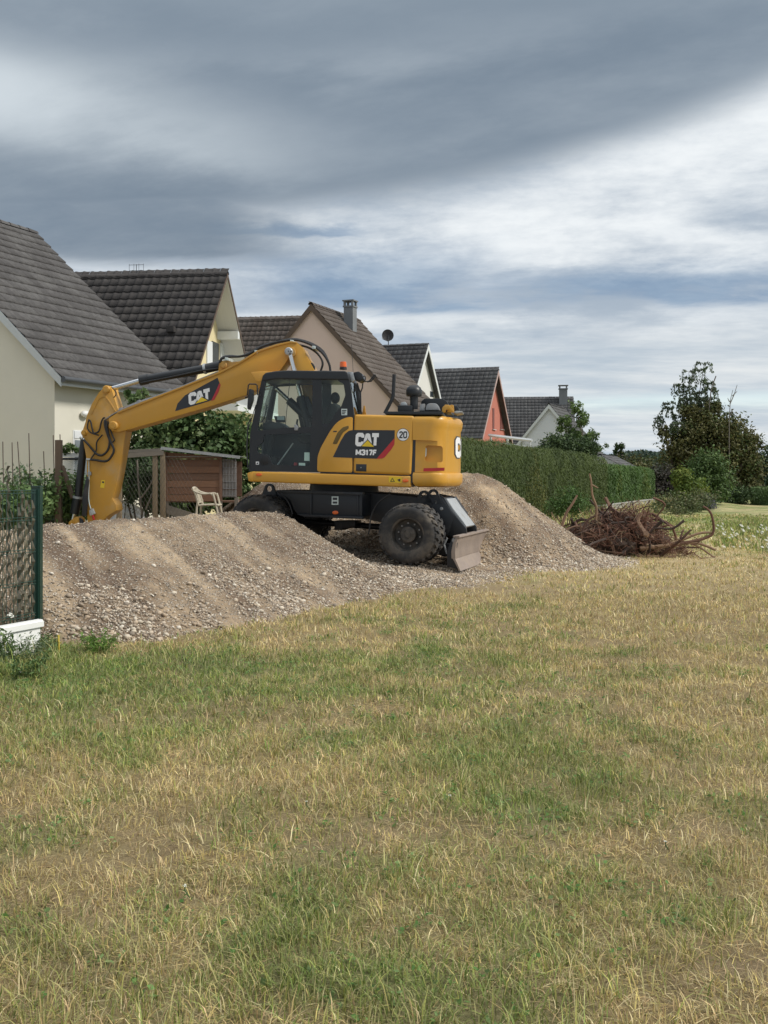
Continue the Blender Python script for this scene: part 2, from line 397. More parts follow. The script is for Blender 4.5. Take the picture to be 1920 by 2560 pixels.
def streak(s, n): return fbm((s - .42 * n) * 2.6, n * .33, 4, 51)
def gully(s, n):
    g = fbm((s - .42 * n) * .9, n * .22, 3, 57); return np.exp(-((g - .5) / .018) ** 2) * sstep(fbm(s * .8, n * .8, 2, 59), .35, .6)
def relief(s, n):
    return .05 * (streak(s, n) - .5) + .07 * (fbm(s * 3.1, n * 3.1, 3, 81) - .5) + .045 * (fbm(s * 11, n * 11, 2, 83) - .5) + .02 * (vnoise(s * 24, n * 24, 85) - .5) - .035 * gully(s, n)
def soil_cols(s, n, h, top, k=0):
    st = streak(s, n); p = fbm(s * 1.1, n * 1.1, 4, 61 + k); f = fbm(s * 9, n * 9, 3, 71)
    base = np.array((.245, .182, .121)); lt = np.array((.42, .322, .215)); dk = np.array((.120, .083, .059))
    a = sstep(st, .50, .66)[:, None]; d = sstep(-st, -.46, -.36)[:, None]
    c = base * (1 - .75 * a) + lt * .75 * a
    c = c * (1 - .7 * d) + dk * .7 * d
    moist = (sstep(p, .50, .66) * .6)[:, None]
    c = c * (1 - moist) + dk * moist
    gy = (gully(s, n) * .6)[:, None]; c = c * (1 - gy) + dk * .8 * gy
    if k: c = c * 1.18
    return c * (.72 + .56 * f)[:, None]

SOIL = attr_mat('spoil_soil', .95, bump=.9, bscale=45, var=.28, vscale=30, peb=.75)
STONE = attr_mat('stone', .85, bump=.2, bscale=90, var=.14, vscale=40)
def terrain_mesh(name, s0, s1, n0, n1, step, hf, k, label, cat):
    S, N = np.meshgrid(np.arange(s0, s1, step), np.arange(n0, n1, step), indexing='ij'); sh = S.shape
    s = S.ravel(); n = N.ravel(); X, Y = xy(s, n); g = ground_z(X, Y); h = hf(s, n)
    st = streak(s, n)
    on = sstep(h, .0, .25)
    h2 = h + on * relief(s, n)
    z = np.where(hf is bank_h, np.maximum(g * 0, 0) + h2 + np.minimum(g, .05), h2 + np.minimum(g, .05))
    V = np.stack([X, Y, z], 1)
    i = np.arange(sh[0] * sh[1]).reshape(sh)
    q = np.stack([i[:-1, :-1], i[1:, :-1], i[1:, 1:], i[:-1, 1:]], -1).reshape(-1, 4)
    keep = (z[q] > g[q] - .09).any(1); q = q[keep]
    o = np_mesh(name, V, q, SOIL, None, soil_cols(s, n, h, 1, k), smooth=True)
    # the vertices outside the kept cells are dropped
    bm = bmesh.new(); bm.from_mesh(o.data); bmesh.ops.delete(bm, geom=[v for v in bm.verts if not v.link_faces], context='VERTS'); bm.to_mesh(o.data); bm.free()
    tag(o, label, cat); return o
bank = terrain_mesh('gravel_bank', -1.9, 12.6, -2.1, 6.4, .055, bank_h, 0, 'long low bank of brown soil and pebbles in front of the yellow excavator', 'spoil heap')
heap = terrain_mesh('gravel_heap', 8.4, 17.6, -3.4, 9.0, .06, heap_h, 4, 'tall pointed heap of pale gravel behind the excavator blade', 'gravel heap')

# pebbles: a deformed icosahedron each
def ico():
    t = (1 + 5 ** .5) / 2
    v = np.array([(-1, t, 0), (1, t, 0), (-1, -t, 0), (1, -t, 0), (0, -1, t), (0, 1, t), (0, -1, -t), (0, 1, -t), (t, 0, -1), (t, 0, 1), (-t, 0, -1), (-t, 0, 1)], float)
    f = np.array([(0, 11, 5), (0, 5, 1), (0, 1, 7), (0, 7, 10), (0, 10, 11), (1, 5, 9), (5, 11, 4), (11, 10, 2), (10, 7, 6), (7, 1, 8), (3, 9, 4), (3, 4, 2), (3, 2, 6), (3, 6, 8), (3, 8, 9), (4, 9, 5), (2, 4, 11), (6, 2, 10), (8, 6, 7), (9, 8, 1)])
    return v / np.linalg.norm(v[0]), f
IV, IF = ico()
OV = np.array([(1, 0, 0), (-1, 0, 0), (0, 1, 0), (0, -1, 0), (0, 0, 1), (0, 0, -1)], float) * 1.15
OF = np.array([(0, 2, 4), (2, 1, 4), (1, 3, 4), (3, 0, 4), (2, 0, 5), (1, 2, 5), (3, 1, 5), (0, 3, 5)])
def rand_rot(n):
    q = rng.normal(size=(n, 4)); q /= np.linalg.norm(q, axis=1)[:, None]; w, x, y, z = q.T
    return np.stack([1 - 2 * (y * y + z * z), 2 * (x * y - z * w), 2 * (x * z + y * w), 2 * (x * y + z * w), 1 - 2 * (x * x + z * z), 2 * (y * z - x * w), 2 * (x * z - y * w), 2 * (y * z + x * w), 1 - 2 * (x * x + y * y)], 1).reshape(n, 3, 3)
STC = np.array([(.45, .375, .29), (.54, .47, .375), (.36, .29, .22), (.39, .305, .22), (.47, .375, .275), (.27, .225, .18), (.64, .58, .49)])
def surf_z(hf, s, n):
    X, Y = xy(s, n); g = ground_z(X, Y); h = hf(s, n); st = streak(s, n); on = sstep(h, 0, .25)
    return h + on * relief(s, n) + np.minimum(g, .05)
def stones(parent, hf, s0, s1, n0, n1, count, n_parts, szr, lo):
    s = rng.uniform(s0, s1, count * 4); n = rng.uniform(n0, n1, count * 4)
    h = hf(s, n); X, Y = xy(s, n); g = ground_z(X, Y)
    st = streak(s, n); p = fbm(s * 1.3, n * 1.3, 3, 91)
    w = (.20 + .80 * sstep(-st, -.55, -.45)) * (.35 + .65 * sstep(p, .40, .56)) * (.45 + .9 * sstep(-h, -.85, -.1))
    if not lo: w = np.maximum(w, .6 * sstep(-s, -2.8, -1.3) * sstep(-h, -.75, -.3) * (.5 + .5 * sstep(p, .35, .5)))
    if lo: w = np.maximum(w, .6 * sstep(-h, -1.5, -.5))
    ok = (rng.random(len(s)) < w) & (h > g - .03) & (np.abs(X / Y) < .48)
    s, n, h, X, Y = [a[ok][:count] for a in (s, n, h, X, Y)]
    m = len(s); toe = sstep(-h, -.8, -.05)
    z = surf_z(hf, s, n)
    r = szr[0] * np.exp(rng.normal(0, .42, m)) * (1 + szr[1] * toe); r = np.minimum(r, .034)
    ax = rng.uniform(.6, 1.25, (m, 3)); ax[:, 2] *= .75
    c = STC[rng.integers(0, len(STC), m)] * rng.uniform(.75, 1.15, (m, 1))
    pos = np.stack([X, Y, z + r * .25], 1)
    order = np.argsort(-r / Y); big = order[:n_parts]; rest = order[n_parts:]
    pieces = []
    for k in range(10):
        v = IV * rng.uniform(.72, 1.25, (12, 1)) * np.array((1.15, .9, .62)); me_o = np_mesh('stone', v, IF, STONE, None, np.tile(STC[k % len(STC)] * rng.uniform(.85, 1.1), (12, 1)))
        pieces.append(me_o.data); bpy.data.objects.remove(me_o)
    for i in big:
        o = bpy.data.objects.new('stone', pieces[rng.integers(0, 10)]); COL.objects.link(o); o.parent = parent
        o.location = pos[i]; o.rotation_euler = rng.uniform(-.5, .5, 3) + np.array((0, 0, rng.uniform(0, 6.3))); o.scale = (r[i] * 1.1,) * 3
    k = len(rest); V = OV[None] * rng.uniform(.72, 1.22, (k, 6, 1)) * ax[rest][:, None, :]
    V = np.einsum('nij,nkj->nki', rand_rot(k), V) * np.array((1, 1, .8)) * r[rest][:, None, None] + pos[rest][:, None, :]
    Fc = (OF[None] + (np.arange(k) * 6)[:, None, None]).reshape(-1, 3)
    o = np_mesh('pebble_cover', V.reshape(-1, 3), Fc, STONE, parent, np.repeat(c[rest], 6, 0)); o['kind'] = 'stuff'
stones(bank, bank_h, -.2, 12.2, -2.0, 3.2, 48000, 290, (.0080, .6), False)
stones(heap, heap_h, 9.2, 16.8, -3.2, 4.5, 32000, 200, (.0105, .6), True)

# ------------------------------------------------------------------ the meadow
def spoil_h(x, y):
    s, n = sn(x, y); return np.maximum(np.where((s > -1.9) & (s < 12.6), bank_h(s, n), -1), np.where((s > 8.4) & (s < 17.6), heap_h(s, n), -1))
def green(x, y):
    g = .325 + 1.0 * (fbm(x * .55, y * .40, 4, 101) - .5) + 1.5 * (fbm(x * 2.6, y * 2.2, 4, 103) - .5)
    for cx, cy, rx, ry, a in ((-.55, 4.9, .55, .55, .4), (.45, 5.5, .7, .5, .42), (-1.9, 8.9, 1.5, 1.3, .6), (-3.4, 9.4, .9, 1.0, .7), (-1.0, 4.0, .5, .4, .3), (-1.2, 7.2, 1.0, .8, .25), (.1, 9.8, 1.2, .5, .25), (1.15, 4.0, .25, .3, .3), (.9, 6.4, .7, .5, .2)):
        g = g + a * np.exp(-((x - cx) / rx) ** 2 - ((y - cy) / ry) ** 2)
    g = g - .30 * sstep(x / y, .10, .30) * sstep(-y, -24, -18) - .36 * sstep(y, 9.3, 12.5) * (1 - sstep(y, 21, 26))
    g = g + .42 * sstep(y, 25, 33)
    return np.clip(g, 0, 1)
def bare(x, y):
    b = .45 * sstep(fbm(x * 1.1, y * 1.1, 4, 111), .60, .72)
    for cx, cy, rx, ry, a in ((4.0, 12.2, .7, .22, .9), (3.2, 10.6, .5, .2, .7), (1.22, 3.55, .22, .16, 1.0), (3.6, 9.6, .3, .15, .7), (1.55, 5.0, .2, .12, .6), (1.5, 15.8, 1.2, .5, .8), (.0, 14.4, .8, .5, .5), (3.4, 19.6, 1.5, .5, .5)):
        b = b + a * np.exp(-((x - cx) / rx) ** 2 - ((y - cy) / ry) ** 2)
    return np.clip(b, 0, 1)
DRY = np.array([(.60, .49, .235), (.51, .395, .17), (.70, .61, .36), (.40, .29, .135), (.58, .485, .18), (.63, .53, .30), (.61, .44, .25)])
GRN = np.array([(.225, .285, .070), (.17, .245, .055), (.33, .35, .095), (.30, .33, .14), (.43, .41, .18), (.165, .25, .062)])
def ground_sheet():
    ys = np.concatenate([np.geomspace(.8, 60, 330), np.geomspace(61.5, 2500, 70)]); ts = np.concatenate([np.linspace(-4, -.62, 26), np.linspace(-.6, .6, 190), np.linspace(.62, 4, 26)])
    T, Yg = np.meshgrid(ts, ys, indexing='ij'); sh = T.shape; Y = Yg.ravel(); X = (T * Yg).ravel()
    z = ground_z(X, Y); i = np.arange(X.size).reshape(sh)
    q = np.stack([i[:-1, :-1], i[1:, :-1], i[1:, 1:], i[:-1, 1:]], -1).reshape(-1, 4)
    g = green(X, Y)[:, None]; b = bare(X, Y)[:, None]
    c = np.array((.26, .20, .105)) * (1 - g) + np.array((.185, .19, .082)) * g
    far = sstep(Y, 12, 26)[:, None]
    c = c * (1 - far) + far * (np.array((.52, .42, .24)) * (1 - g) + np.array((.20, .23, .085)) * g)
    c = c * (1 - b * .5) + np.array((.24, .175, .11)) * b * .5
    c = c * (.75 + .5 * fbm(X * 6, Y * 6, 3, 121))[:, None]
    o = np_mesh('ground', np.stack([X, Y, z], 1), q, attr_mat('meadow_ground', .95, bump=1.0, bscale=70, var=.55, vscale=75), None, c, smooth=True)
    tag(o, kind='structure')
ground_sheet()
GRASS = attr_mat('grass_blade', .65, trans=.33, var=0, spec=.25)
def blades(name, bands, hmul=1.0, region=None, force_g=None, label=None, cat=None):
    Vs, Q, T, C = [], [], [], []; off = 0
    for y0, y1, dens, h0, h1, wd in bands:
        side = 2.4 if y1 < 20 else 1.2; area = .40 * (y1 ** 2 - y0 ** 2) + 2 * side * (y1 - y0); k = int(area * dens)
        y = np.sqrt(rng.uniform(y0 ** 2, y1 ** 2, k)); x = rng.uniform(-1, 1, k) * (.40 * y + side)
        # half of the blades stand in tufts
        nt = max(1, k // 14); ti = rng.integers(0, nt, k); tx = x[ti]; ty = y[ti]; tf = rng.random(k) < .6
        sp = rng.uniform(.015, .05, nt)[ti] * (1 + y / 14)
        x = np.where(tf, tx + rng.normal(0, 1, k) * sp, x); y = np.where(tf, ty + rng.normal(0, 1, k) * sp, y)
        if region is not None: ok = region(x, y)
        else:
            ok = (spoil_h(x, y) < ground_z(x, y) + .01) & (rng.random(k) > bare(x, y) * .85)
            s, n = sn(x, y); ok &= ~((n > 3.2) & (y > 12)) & ~((y > 9.6) & (n > .95) & (x < -2.5))
        x, y, ti, tf = x[ok], y[ok], ti[ok], tf[ok]; k = len(x)
        if not k: continue
        g = green(x, y) if force_g is None else np.full(k, force_g)
        patch = fbm(x * 2.2, y * 2.2, 3, 131)
        isg = rng.random(k) < np.clip(.06 + 1.02 * g + .5 * (patch - .5), 0, 1)
        th = rng.uniform(.65, 1.4, nt)[ti]; h = rng.uniform(h0, h1, k) * np.where(tf, th, 1) * (.65 + .8 * patch) * np.where(isg, 1.0, .9) * hmul
        tall = rng.random(k) < .03; h = np.where(tall, h * 1.7, h)
        ph = rng.uniform(0, 2 * np.pi, k); ln = np.abs(rng.normal(.70, .50, k)) * h
        lay = rng.random(k) < np.where(isg, .22, .58); ln = np.where(lay, h * rng.uniform(1.0, 2.0, k), ln); hv = np.where(lay, h * rng.uniform(.08, .35, k), h)
        wdx = wd * rng.uniform(.6, 1.4, k) * np.where(isg, 1.05, .9); z = ground_z(x, y) - .004
        d = np.stack([np.cos(ph), np.sin(ph)], 1); a2 = ph + rng.normal(np.pi / 2, .5, k); wv = np.stack([np.cos(a2), np.sin(a2)], 1) * wdx[:, None] * .5
        B = np.stack([x, y], 1); M_ = B + d * (ln * .38)[:, None]; Tp = B + d * ln[:, None]
        V = np.zeros((k, 5, 3)); V[:, 0, :2] = B - wv; V[:, 1, :2] = B + wv; V[:, 2, :2] = M_ + wv * .8; V[:, 3, :2] = M_ - wv * .8; V[:, 4, :2] = Tp
        V[:, 0, 2] = z; V[:, 1, 2] = z; V[:, 2, 2] = z + hv * .62; V[:, 3, 2] = z + hv * .62; V[:, 4, 2] = z + hv * np.where(lay, 1.0, rng.uniform(.75, 1.0, k))
        c = np.where(isg[:, None], GRN[rng.integers(0, len(GRN), k)], DRY[rng.integers(0, len(DRY), k)])
        br = rng.uniform(.52, 1.48, k) * (.70 + .60 * fbm(x * 2.4, y * 2.4, 4, 141)); tb = rng.uniform(.78, 1.24, nt)[ti]; c = c * (br * np.where(tf, tb, 1))[:, None]
        mixd = (rng.random(k) * .5 * (1 - g))[:, None] * isg[:, None]; c = c * (1 - mixd) + DRY[1] * mixd
        Cc = np.repeat(c[:, None], 5, 1); Cc[:, 4] = Cc[:, 4] * .75 + .25 * DRY[2]
        i = np.arange(k)[:, None] * 5 + off
        Q.append(i + np.array([[0, 1, 2, 3]])); T.append(i + np.array([[3, 2, 4]])); Vs.append(V.reshape(-1, 3)); C.append(Cc.reshape(-1, 3)); off += k * 5
    o = np_mesh(name, np.concatenate(Vs), [np.concatenate(Q), np.concatenate(T)], GRASS, None, np.concatenate(C))
    return tag(o, label, cat, kind='stuff')
blades('meadow_grass', [(2.4, 4.5, 7600, .022, .072, .0038), (4.5, 7, 5000, .024, .072, .0046), (7, 10.5, 2700, .026, .075, .0063), (10.5, 15, 1200, .03, .085, .009), (15, 24, 500, .03, .08, .013), (24, 45, 120, .04, .10, .03)],
       label='mown meadow of straw-coloured grass with green patches', cat='grass')

def meadow_herbs():
    n = 9000; y = np.sqrt(rng.uniform(3 ** 2, 14 ** 2, n)); x = rng.uniform(-1, 1, n) * (.40 * y + .6)
    ok = (rng.random(n) < green(x, y) * .9) & (spoil_h(x, y) < ground_z(x, y)); x, y = x[ok], y[ok]; k = 6
    X = np.repeat(x, k) + rng.normal(0, .018, len(x) * k); Y = np.repeat(y, k) + rng.normal(0, .018, len(x) * k); z = ground_z(X, Y) + rng.uniform(.006, .04, len(X))
    leaf_size = rng.uniform(.012, .034, len(X)); P = np.stack([X, Y, z], 1); Nn = rng.normal(0, .45, (len(X), 3)) + np.array((0, -.1, 1))
    c = np.array([(.10, .20, .05), (.14, .25, .07), (.19, .28, .10), (.12, .18, .06)])[np.repeat(rng.integers(0, 4, len(x)), k)] * rng.uniform(.75, 1.3, (len(X), 1))
    t = rng.normal(size=(len(X), 3)); Nn /= np.linalg.norm(Nn, axis=1)[:, None]; t -= Nn * (t * Nn).sum(1)[:, None]; t /= np.linalg.norm(t, axis=1)[:, None]; b = np.cross(Nn, t); s_ = leaf_size[:, None]
    V = np.stack([P - t * s_ * .5, P + b * s_ * .3, P + t * s_ * .5, P - b * s_ * .3], 1).reshape(-1, 3); i = np.arange(len(X))[:, None] * 4
    o = np_mesh('meadow_herbs', V, i + np.array([[0, 1, 2, 3]]), GRASS, None, np.repeat(c, 4, 0)); tag(o, 'small broad leaved herbs scattered through the mown meadow', 'herbs', kind='stuff')
meadow_herbs()
# ------------------------------------------------------------------ the excavator
# two frames: the undercarriage, and the upper body slewed a little against it
PSI = R(18); EC, ES = math.cos(PSI), math.sin(PSI); EO = np.array((.395, 17.7)); EZ = .20
_a = (860 - CX) / F; _Y = (1.26 + EO[0] * ES + EO[1] * EC) / (_a * ES + EC); SLEW = np.array((_a * _Y, _Y)); PSI2 = R(6)
EO2 = SLEW - 1.27 * np.array((math.sin(PSI2), math.cos(PSI2)))
exc = empty('excavator', (EO2[0], EO2[1], EZ), -PSI2, 'yellow wheeled excavator with black cab and lowered arm behind the soil bank', 'excavator')
def E(px, py, ly):
    """where the sight line through a pixel meets the lengthwise plane ly metres in from the machine's near side (machine axes: x to the rear, y across, z up)"""
    a = (px - CX) / F; Y = (ly + EO[0] * ES + EO[1] * EC) / (a * ES + EC)
    return Vector(((a * Y - EO[0]) * EC - (Y - EO[1]) * ES, ly, EYE - (py - HZ) / F * Y - EZ))
def EP(pts, ly): return [(v.x, v.z) for v in (E(p[0], p[1], ly) for p in pts)]
def eprism(name, pts, y0, y1, m, bevel=.012, parent=exc, ly=None, r=0, seg=2, smooth=True):
    q = EP(pts, y0 if ly is None else ly)
    if r: q = round_poly(q, r)
    return from_bm(name, prism_bm(q, y0, y1, bevel, seg), m, parent, smooth=smooth)
def flat(name, pts, ly, m, parent=exc, lift=0.0):
    """thin print lying on the plane ly"""
    q = EP(pts, ly); bm = bmesh.new(); bm.faces.new([bm.verts.new((p[0], ly - lift, p[1])) for p in q])
    bmesh.ops.triangulate(bm, faces=bm.faces[:]); return from_bm(name, bm, m, parent)
def cyl_bm(c, r, y0, y1, n=20, bm=None): return lathe_bm([(0, y0), (r, y0), (r, y1), (0, y1)], n, (c[0], 0, c[2]), bm)
def pin(name, px, py, ly, r, y0, y1, m=None, parent=exc, n=20):
    c = E(px, py, ly); bm = lathe_bm([(0, y0), (r * .55, y0), (r * .55, y0 + .012), (r * .8, y0 + .012), (r, y0 + .03), (r, y1), (0, y1)], n, (c.x, 0, c.z))
    return from_bm(name, bm, m or YELA, parent, smooth=True)
def etube(name, pts, ly, r, m, parent=exc, n=8, sub=0):
    P = [E(p[0], p[1], p[2] if len(p) > 2 else ly) for p in pts]
    return tube(name, P, r, m, parent, n, sub)

# --- wheels: twin tyres in pairs
def tyre_mesh():
    w = .265; Ro = .505; prof = []
    base = [(.285, .03), (.30, .0), (.36, -.018), (.42, -.02), (.465, -.005), (Ro - .012, .022), (Ro, .05)]
    full = base + [(r, w - y) for r, y in reversed(base)]
    bm = lathe_bm(full, 56, closed=True)
    n = 26                                              # tread blocks standing proud of the carcass
    for k in range(n):
        for half in (0, 1):
            a = 2 * math.pi * (k + half * .5) / n
            y0, y1 = (.012, w * .52) if half == 0 else (w * .48, w - .012)
            M = Matrix.Rotation(a, 4, 'Y')
            tw = .085 if half == 0 else -.085
            pts = []
            for (yy, sh, ro) in ((y0, -tw * .4, Ro + .004), (y0 + .03, -tw * .25, Ro + .026), (y1, tw * .35, Ro + .026)):
                for dx in (-.034, .034):
                    for rr in (Ro - .03, ro): pts.append((dx + sh, yy, rr))
            v = [bm.verts.new(M @ Vector(p)) for p in pts]
            for i in (0, 4):
                a0, b0, c0, d0 = v[i:i + 4]; a1, b1, c1, d1 = v[i + 4:i + 8]
                for f in ((a0, b0, b1, a1), (c0, c1, d1, d0), (b0, d0, d1, b1)): bm.faces.new(f)
            bm.faces.new((v[0], v[2], v[3], v[1])); bm.faces.new((v[8], v[9], v[11], v[10]))
    bmesh.ops.recalc_face_normals(bm, faces=bm.faces[:])
    me = bpy.data.meshes.new('tyre'); bm.to_mesh(me); bm.free(); me.shade_smooth(); me.set_sharp_from_angle(angle=R(35)); me.materials.append(RUB); return me
TYRE = tyre_mesh()
RIMB = mat('rim_paint', (.035, .034, .032), .6, var=.25, scale=9, dust=(.17, .14, .11), dust_amt=.45)
def rim_mesh():
    bm = lathe_bm([(.30, .0), (.288, .012), (.275, .012), (.262, .05), (.255, .13), (.235, .145), (.20, .15), (.14, .15), (.14, .20), (0, .20)], 40)
    bmesh.ops.recalc_face_normals(bm, faces=bm.faces[:]); me = bpy.data.meshes.new('rim'); bm.to_mesh(me); bm.free(); me.shade_smooth(); me.set_sharp_from_angle(angle=R(30)); me.materials.append(RIMB); return me
def hub_mesh():
    bm = lathe_bm([(0, .018), (.055, .018), (.06, .024), (.125, .03), (.138, .045), (.138, .16)], 32)
    for k in range(3):
        a = 2 * math.pi * k / 3 + .35; cyl_bm((.085 * math.cos(a), 0, .085 * math.sin(a)), .015, .008, .05, 8, bm)
    bmesh.ops.recalc_face_normals(bm, faces=bm.faces[:]); me = bpy.data.meshes.new('hub'); bm.to_mesh(me); bm.free(); me.shade_smooth(); me.set_sharp_from_angle(angle=R(30)); me.materials.append(RIMB); return me
def bolt_mesh():
    bm = cyl_bm((0, 0, 0), .014, 0, .05, 6); bmesh.ops.recalc_face_normals(bm, faces=bm.faces[:]); me = bpy.data.meshes.new('bolt'); bm.to_mesh(me); bm.free(); me.materials.append(STEEL); return me
RIM, HUB, BOLT = rim_mesh(), hub_mesh(), bolt_mesh()
cr, cf = E(1018, 1337, 0), E(639, 1311, 0)
for (c, rot) in ((cr, .2), (cf, .5)):
    for side in (0, 1):
        wroot = bpy.data.objects.new('wheel', None); COL.objects.link(wroot); wroot.parent = exc
        wroot.location = (c.x, 0 if side == 0 else 2.52, c.z); wroot.rotation_euler = (0, rot, 0 if side == 0 else math.pi)
        for y in (0.0, .30):
            t = link('tyre', TYRE, parent=wroot, loc=(0, y, 0)); t.rotation_euler = (0, y * 2, 0)
        link('rim', RIM, parent=wroot); link('hub', HUB, parent=wroot)
        for k in range(10):
            a = 2 * math.pi * k / 10; link('bolt', BOLT, parent=wroot, loc=(.195 * math.cos(a), .118, .195 * math.sin(a)))
for c in (cr, cf):
    from_bm('axle', lathe_bm([(0, .5), (.13, .5), (.15, .9), (.24, 1.1), (.24, 1.42), (.15, 1.6), (.13, 2.0), (0, 2.0)], 20, (c.x, 0, c.z)), BLKC, exc, smooth=True)
tube('drive_shaft', [(cr.x, 1.26, cr.z + .02), (cf.x, 1.26, cf.z + .02)], .055, BLKC, exc, 12)

# --- undercarriage
eprism('chassis', [(690, 1225), (905, 1231), (980, 1236), (1049, 1243), (1104, 1244), (1136, 1290), (1120, 1338), (1062, 1330), (905, 1296), (745, 1288), (690, 1270)], .72, 1.80, BLKC, .015)
eprism('tool_box', [(701, 1231), (725, 1250), (734, 1274), (744, 1286), (905, 1292), (905, 1236)], .22, 2.3, BLKC, .02)
eprism('step_rail', [(741, 1285), (905, 1292), (905, 1298), (760, 1292)], .16, .30, BLKC, .006)
eprism('step_rail', [(693, 1225), (905, 1231), (905, 1238), (700, 1232)], .17, .30, BLKC, .006)
for px in (775, 892): eprism('box_rib', [(px, 1234), (px + 4, 1234), (px + 4, 1290), (px, 1290)], .195, .25, BLKC, .004)
flat('plate_sticker', [(829, 1241), (846, 1241), (846, 1262), (829, 1262)], .215, PAPER); flat('plate_sticker', [(832, 1244), (843, 1244), (843, 1250), (832, 1250)], .213, DECB); flat('plate_sticker', [(832, 1254), (843, 1254), (843, 1259), (832, 1259)], .213, DECB)
def ellipse(px, py, rx, ry, n=20): return [(px + rx * math.cos(2 * math.pi * k / n), py + ry * math.sin(2 * math.pi * k / n)) for k in range(n)]
eprism('side_reflector', ellipse(838, 1281.5, 7.5, 4.5), .205, .225, ORANGE, .003)
c = E(860, 1218, 1.26)
from_bm('slew_ring', bmesh.ops.create_cone and (lambda bm: (bmesh.ops.create_cone(bm, cap_ends=True, segments=40, radius1=.66, radius2=.62, depth=.30, matrix=Matrix.Translation((c.x, 1.26, c.z))), bm)[1])(bmesh.new()), BLKC, exc, smooth=True)
for (px, py) in ((675, 1222), (1061, 1240), (1084, 1237)):          # lifting eyes
    c = E(px, py, .74); bm = bmesh.new()
    ring = [(c.x + .055 * math.cos(a), c.z + .055 * math.sin(a)) for a in np.linspace(0, 2 * math.pi, 18, endpoint=False)]
    out = [(c.x - .16, c.z - .14), (c.x + .16, c.z - .14)] + [(c.x + .10 * math.cos(a), c.z + .10 * math.sin(a)) for a in np.linspace(.1, math.pi - .1, 12)]
    from_bm('lifting_eye', plate_bm(out, [ring], .70, .745), BLKC, exc)
etube('brake_hose', [(975, 1236), (945, 1258), (928, 1290), (924, 1318), (921, 1336)], .15, .012, HOSE, sub=5)
etube('brake_hose', [(693, 1228), (712, 1244), (724, 1262), (731, 1285)], .12, .012, HOSE, sub=5)
for k, px in enumerate((852, 870, 884)):
    c = E(px, 1312, 1.0); box('valve_block', c.x - .07, c.x + .08, .85, 1.2, c.z - .09 + .03 * k, c.z + .08, BLKC, exc, .01)
# --- rear blade and its carrier
eprism('blade_carrier', [(1050, 1243), (1070, 1236), (1100, 1238), (1110, 1244), (1128, 1276), (1150, 1303), (1165, 1321), (1166, 1334), (1146, 1345), (1120, 1340), (1100, 1296), (1062, 1262)], .73, .80, BLK, .008)
eprism('blade_carrier', [(1110, 1244), (1128, 1276), (1150, 1303), (1165, 1321), (1166, 1334), (1146, 1345), (1120, 1340), (1100, 1296), (1062, 1262), (1070, 1236)], 1.50, 1.57, BLK, .008, ly=.73)
for (px, py) in ((1090, 1254), (1104, 1272)): pin('carrier_bolt', px, py, .73, .035, .70, .76, GALV)
eprism('cylinder_guard', [(1113, 1246), (1130, 1272), (1152, 1300), (1164, 1317), (1155, 1322), (1126, 1288), (1104, 1250)], .83, 1.47, GALV, .02, ly=.73)
q = EP([(1146, 1343), (1140, 1360), (1138, 1380), (1138.5, 1397), (1152, 1428)], .04)
back = [(p[0] - d, p[1]) for p, d in zip(q, (.05, .06, .07, .07, .05))]
from_bm('dozer_blade', prism_bm(q[:4] + back[:4][::-1], .04, 2.50, .008), WORN, exc, smooth=True)
from_bm('cutting_edge', prism_bm([q[3], q[4], (q[4][0] - .03, q[4][1]), (q[3][0] - .045, q[3][1])], .035, 2.505, .004), WORN, exc)
q0 = q[0]; from_bm('blade_lip', prism_bm([(q0[0] + .02, q0[1] + .025), (q0[0] + .02, q0[1] - .01), (q0[0] - .09, q0[1] - .01), (q0[0] - .09, q0[1] + .025)], .035, 2.505, .006), WORN, exc)
eprism('blade_bracket', [(1129, 1347), (1136, 1341), (1145, 1345), (1137, 1397), (1149, 1425), (1117, 1416), (1117, 1378)], .10, .15, BLKC, .008)
eprism('blade_bracket', [(1129, 1347), (1136, 1341), (1145, 1345), (1137, 1397), (1149, 1425), (1117, 1416), (1117, 1378)], 2.36, 2.41, BLKC, .008, ly=.10)
pin('blade_pin', 1136, 1351, .10, .045, .07, .25, STEEL)
eprism('push_arm', [(1040, 1345), (1120, 1360), (1140, 1362), (1140, 1392), (1112, 1392), (1040, 1368)], .80, .98, BLKC, .02)
eprism('push_arm', [(1040, 1345), (1120, 1360), (1140, 1362), (1140, 1392), (1112, 1392), (1040, 1368)], 1.5, 1.68, BLKC, .02, ly=.80)
etube('hose_guard', [(1118, 1345, .5), (1110, 1362, .5), (1117, 1385, .5)], .5, .018, GALV)

KCH = (Matrix.Translation((EO2[0], EO2[1], EZ)) @ Matrix.Rotation(-PSI2, 4, 'Z')).inverted() @ (Matrix.Translation((EO[0], EO[1], EZ)) @ Matrix.Rotation(-PSI, 4, 'Z'))
for o in exc.children: o.matrix_basis = KCH @ o.matrix_basis
EO = EO2; EC, ES = math.cos(PSI2), math.sin(PSI2)

